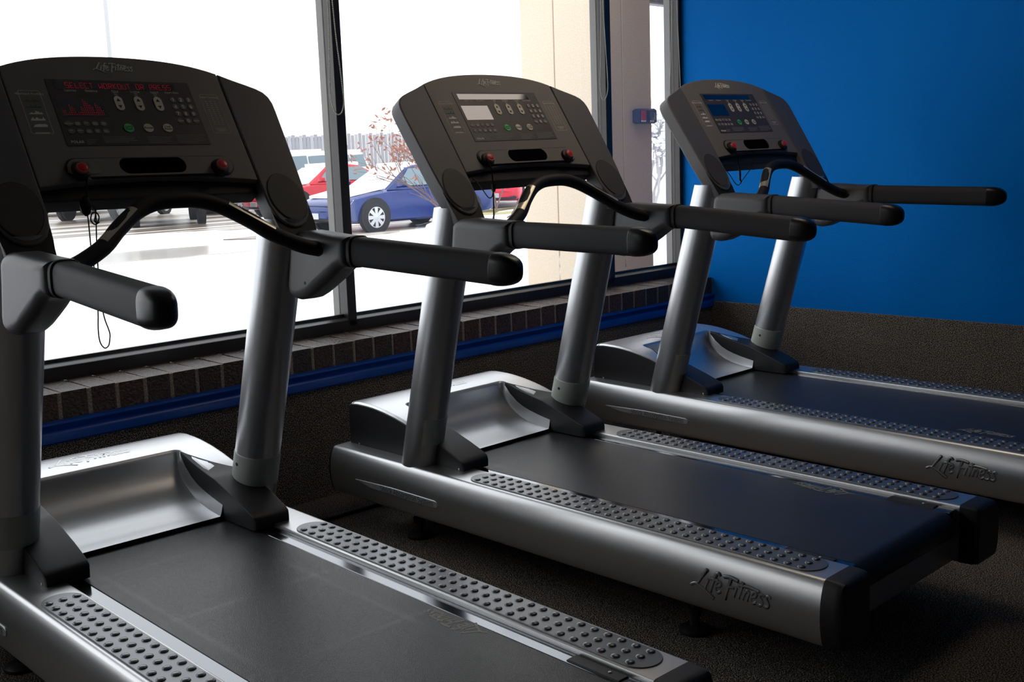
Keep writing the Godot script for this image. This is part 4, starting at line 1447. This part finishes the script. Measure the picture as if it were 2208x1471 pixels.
func outside() -> void:
	var b := mb()
	b.box(Vector3(-100.6, GY - 0.5, -30), Vector3(200, 1.0, 260), 0.002)
	structure("ground", b, M.snow, "snow-covered ground of the car park outside the windows", "ground")
	# wet ground without snow, with puddles
	var m2: StandardMaterial3D = M.wet
	m2.uv1_scale = Vector3(0.09, 0.018, 1)
	b = blob([-17.2, -16.2, -15.9, -14.6, -15.6, -13.0, -17.4, -11.6, -19.6, -9.0, -20.0, -4.0, -30.0, -2.0, -52.0, -6.0, -58.0, -30.0, -34.0, -34.0, -21.5, -27.0, -18.4, -19.0], GY, 0.02, 3)
	solo("wet_asphalt", b, m2, "wet brown asphalt with slush under the parked cars", "asphalt", "structure")
	b = blob([-14.9, -11.6, -14.7, -9.4, -15.0, -7.0, -15.3, -5.0, -16.6, -4.2, -17.2, -6.8, -17.0, -9.2, -16.4, -11.4], GY, 0.012, 4)
	solo("puddle", b, M.puddle, "grey puddle lying in the snow before the parked cars", "puddle", "structure")
	b = blob([-18.0, -12.6, -17.8, -9.5, -18.5, -5.0, -20.4, -5.0, -21.2, -9.0, -20.0, -12.4], GY, 0.07, 5)
	solo("snow_patch", b, M.snow, "long white snow patch between the puddle and the dark cars", "snow", "structure")
	b = blob([-13.2, -13.6, -12.4, -16.0, -13.5, -20.0, -15.2, -24.0, -17.6, -25.0, -17.3, -21.0, -15.6, -17.2, -14.6, -14.2], GY, 0.28, 6)
	solo("snow_bank", b, M.snow, "snow bank beside the blue car's flank", "snow", "structure")
	b = blob([-14.95, -15.6, -14.5, -16.6, -15.2, -18.6, -15.9, -18.4, -15.5, -16.6], GY + 0.2, 0.13, 8)
	solo("dry_grass", b, M.grass, "patch of dry yellow grass poking out of the snow bank", "grass", "stuff")
	# parked cars
	var blue := mat(col(12, 44, 112), 0.2)
	var red := mat(col(196, 16, 44), 0.2)
	var white := mat(col(232, 234, 236), 0.25)
	var dark := mat(col(34, 40, 52), 0.25)
	var grey := mat(col(120, 126, 134), 0.3)
	var yaw := -PI / 2
	car("blue sedan with snow on hood and roof, nearest car by the pier", Vector3(-17.0, GY, -15.42), yaw, blue, "sedan", 8)
	car("red sedan half hidden behind the blue car's tail and the pier", Vector3(-21.9, GY, -23.3), -0.785, red, "sedan", 7)
	car("red car with grille and plate, left of the blue car", Vector3(-24.45, GY, -18.68), yaw, red, "sedan", 7)
	car("white car with big dark tyre, left of the red car with plate", Vector3(-28.15, GY, -19.0), yaw, white, "suv", 6)
	car("dark off-roader with grey bumper under the nearest console", Vector3(-25.4, GY, -14.1), -0.446, dark, "jeep", 6, false, grey)
	car("dark car with bright many-spoked rim beside the off-roader", Vector3(-30.4, GY, -15.2), -0.985, dark, "suv", 12, false)
	car("grey car behind the hanging safety cord", Vector3(-35.0, GY, -16.4), -0.985, grey, "sedan", 7, false)
	car("dark car at the left edge behind the nearest treadmill", Vector3(-38.8, GY, -16.0), -0.985, dark, "suv", 7, false)
	car("white off-roader with snowy roof behind the red car", Vector3(-34.3, GY, -25.4), yaw, white, "suv", 7)
	var van := car("distant tall dark van covered in snow near the fence", Vector3(-41.0, GY, -28.6), yaw, dark, "suv", 7)
	van.scale = Vector3(1.4, 1.4, 1.4)
	# board fence
	var fence := thing("fence", "weathered grey board fence beyond the parked cars", "fence", pos(-36.8, GY, -29.2), "", "")
	var bm := []
	for k in 3:
		b = mb()
		b.box(Vector3(0, 1.28 + 0.02 * k, 0), Vector3(0.03, 2.56 + 0.04 * k, 0.145), 0.004)
		bm.append(b.mesh())
	for k in 64:
		part("board", bm[(k * 7) % 3], [M.fence, M.fence2][(k * 5 + k / 3) % 2], fence, Transform3D(Basis(Vector3.UP, -0.55), Vector3(0.56, 0, -0.83) * 0.158 * (k - 20) ))
	# pale building and light poles far off
	var bl := thing("building", "long pale low building far behind the fence", "building", pos(-75.0, GY, -58.0), "", "")
	b = mb(Transform3D(Basis(Vector3.UP, -0.7), Vector3()))
	b.box(Vector3(0, 4.0, 0), Vector3(8, 8, 46), 0.05)
	part("wall", b, M.pale_wall, bl)
	b = mb(Transform3D(Basis(Vector3.UP, -0.7), Vector3()))
	b.prism(pv([-5, 8, 5, 8, 5, 8.4, 0, 9.6, -5, 8.4]), -24, 24, 0.02)
	part("roof", b, M.pale_roof, bl)
	b = mb()
	b.lathe([[0.16, 0.0], [0.16, 0.6], [0.10, 0.62], [0.06, 14.0]], 12)
	b.box(Vector3(0.6, 14.0, 0), Vector3(1.6, 0.12, 0.25), 0.03)
	solo("light_pole", b, M.pole, "thin grey light pole rising above the nearest console", "light pole", "", "", pos(-39.3, GY, -19.85))
	# pier of the canopy, with its alarm box
	var px := -1.8
	var pz := -4.705
	var pier := thing("pier", "square beige pier with panel joints outside the window", "pier", pos(-2.2, GY, -4.965), "", "")
	for q in [[-0.20, 0.0, 0.395], [0.205, 0.0, 0.39]]:
		pass
	# cladding panels with open joints, split where the photograph shows the lines
	b = mb()
	b.box(Vector3(0, 1.6, 0), Vector3(0.77, 3.2, 0.49), 0.002)
	part("pier_core", b, M.stucco, pier)
	for q in [[-0.235, 0.327], [0.162, 0.456]]:
		b = mb()
		b.box(Vector3(q[0], 1.85, 0.2525), Vector3(q[1], 2.7, 0.018), 0.004)
		part("cladding_panel", b, M.stucco, pier)
	for q in [[0.165, 0.19], [-0.098, 0.324]]:
		b = mb()
		b.box(Vector3(0.3925, 1.85, q[0]), Vector3(0.018, 2.7, q[1]), 0.004)
		part("cladding_panel", b, M.stucco, pier)
	b = mb()
	b.box(Vector3(0, 0.42, 0), Vector3(0.80, 0.95, 0.52), 0.008)
	part("pier_base", b, M.stone, pier)
	var box := thing("alarm_box", "small dark blue box with red panel on the shaded pier face", "alarm box", pos(px + 0.0, 1.575, -5.10), "", "")
	b = mb()
	b.box(Vector3(0.035, 0, 0), Vector3(0.07, 0.105, 0.215), 0.012)
	part("box_body", b, mat(col(44, 48, 84), 0.5), box)
	b = mb()
	b.box(Vector3(0.072, 0.002, 0.055), Vector3(0.006, 0.07, 0.055), 0.002)
	part("red_panel", b, mat(col(190, 40, 62), 0.5), box)
	b = mb(Transform3D(Basis(Vector3(0, 0, 1), -PI / 2), Vector3(0.068, 0.0, -0.04)))
	b.lathe([[0.03, 0.0], [0.03, 0.01], [0.02, 0.016]], 18)
	part("round_dial", b, mat(col(60, 66, 96), 0.4), box)
	b = mb()
	b.box(Vector3(0.072, -0.035, 0.058), Vector3(0.006, 0.012, 0.05), 0.001)
	b.box(Vector3(0.072, -0.036, -0.04), Vector3(0.006, 0.014, 0.045), 0.001)
	part("white_label", b, mat(col(225, 222, 215), 0.6), box)
	# canopy over the pavement
	var can := thing("canopy", "grey canopy edge above the narrow window gap", "canopy", pos(-1.7, 2.54, -7.8), "", "structure")
	b = mb()
	b.box(Vector3(0.05, 0.22, 0), Vector3(2.0, 0.08, 6.4), 0.01)
	part("soffit", b, M.stucco, can)
	b = mb()
	b.box(Vector3(-1.0, 0.03, 0), Vector3(0.12, 0.06, 6.4), 0.01)
	part("fascia_edge", b, M.frame_ext, can)
	b = mb()
	b.box(Vector3(-1.02, 0.26, 0), Vector3(0.08, 0.42, 6.4), 0.01)
	var teal := tri(mat(Color.WHITE, 0.5), 4.0)
	teal.albedo_texture = noise(0.03, col(40, 92, 96), col(170, 205, 196), 3, 256)
	part("fascia_panel", b, teal, can)
	b = mb()
	b.box(Vector3(-0.47, 1.4, -8.0), Vector3(0.32, 3.4, 7.8), 0.01)
	structure("wall_outside", b, M.facade, "dark brown outer wall of the building beyond the blue wall", "wall")
	b = mb()
	b.box(Vector3(-1.65, GY + 0.03, -7.6), Vector3(2.05, 0.06, 6.8), 0.01)
	structure("pavement", b, M.pavement, "bare grey pavement under the canopy beside the pier", "pavement")
	# bush with brown leaves in front of the blue car
	rng.seed = 21
	var bush := thing("bush", "bush with reddish brown leaves in front of the blue car", "bush", pos(-10.35, GY, -11.65), "", "")
	b = mb()
	var tips := []
	for k in 6:
		branch(b, Vector3(rng.randf_range(-0.1, 0.1), 0.0, rng.randf_range(-0.1, 0.1)), Vector3([-0.55, -0.4, -0.5, 0.3, -0.2, 0.5][k], 1, [0.6, 0.45, 0.75, -0.3, 0.2, -0.5][k]).normalized(), 1.15, 0.02, 3, tips)
	part("branches", b, M.twig, bush)
	b = mb()
	for q in tips:
		if q.y < 1.35:
			continue
		for k in 5:
			var c: Vector3 = q + Vector3(rng.randf_range(-0.1, 0.1), rng.randf_range(-0.1, 0.1), rng.randf_range(-0.1, 0.1))
			var d := Vector3(rng.randf_range(-1, 1), rng.randf_range(-1, 0.2), rng.randf_range(-1, 1)).normalized() * 0.05
			var e := d.cross(Vector3(rng.randf_range(-1, 1), 1, rng.randf_range(-1, 1))).normalized() * 0.022
			slab(b, [c - d, c + e, c + d, c - e], e.cross(d).normalized(), 0.004)
	var lv := part("foliage", b, M.leaf, bush)
	lv.set_meta("kind", "stuff")
	# bare snowy shrub seen through the narrow gap
	for k in 2:
		var sh := thing("shrub", ["bare shrub with snow on its twigs beyond the pier", "second bare snowy shrub farther behind the pier"][k], "shrub", pos([-12.4, -15.3][k], GY, [-19.3, -25.2][k]), "bare snowy shrubs", "")
		b = mb()
		tips = []
		for j in 7:
			branch(b, Vector3(rng.randf_range(-0.5, 0.5), 0.0, rng.randf_range(-0.5, 0.5)), Vector3(rng.randf_range(-0.4, 0.4), 1, rng.randf_range(-0.4, 0.4)).normalized(), 1.25, 0.04, 4, tips)
		part("branches", b, M.snow_twig, sh)
		b = mb()
		for q in tips:
			if rng.randf() < 0.95:
				var sc := rng.randf_range(0.04, 0.10)
				b.xf = Transform3D(Basis().scaled(Vector3(sc, sc * 0.6, sc)), q)
				b.lathe([[0.1, -0.9], [0.9, -0.3], [0.9, 0.4], [0.2, 1.0]], 5)
		b.xf = Transform3D()
		var sn := part("snow_clumps", b, M.snow, sh)
		sn.set_meta("kind", "stuff")
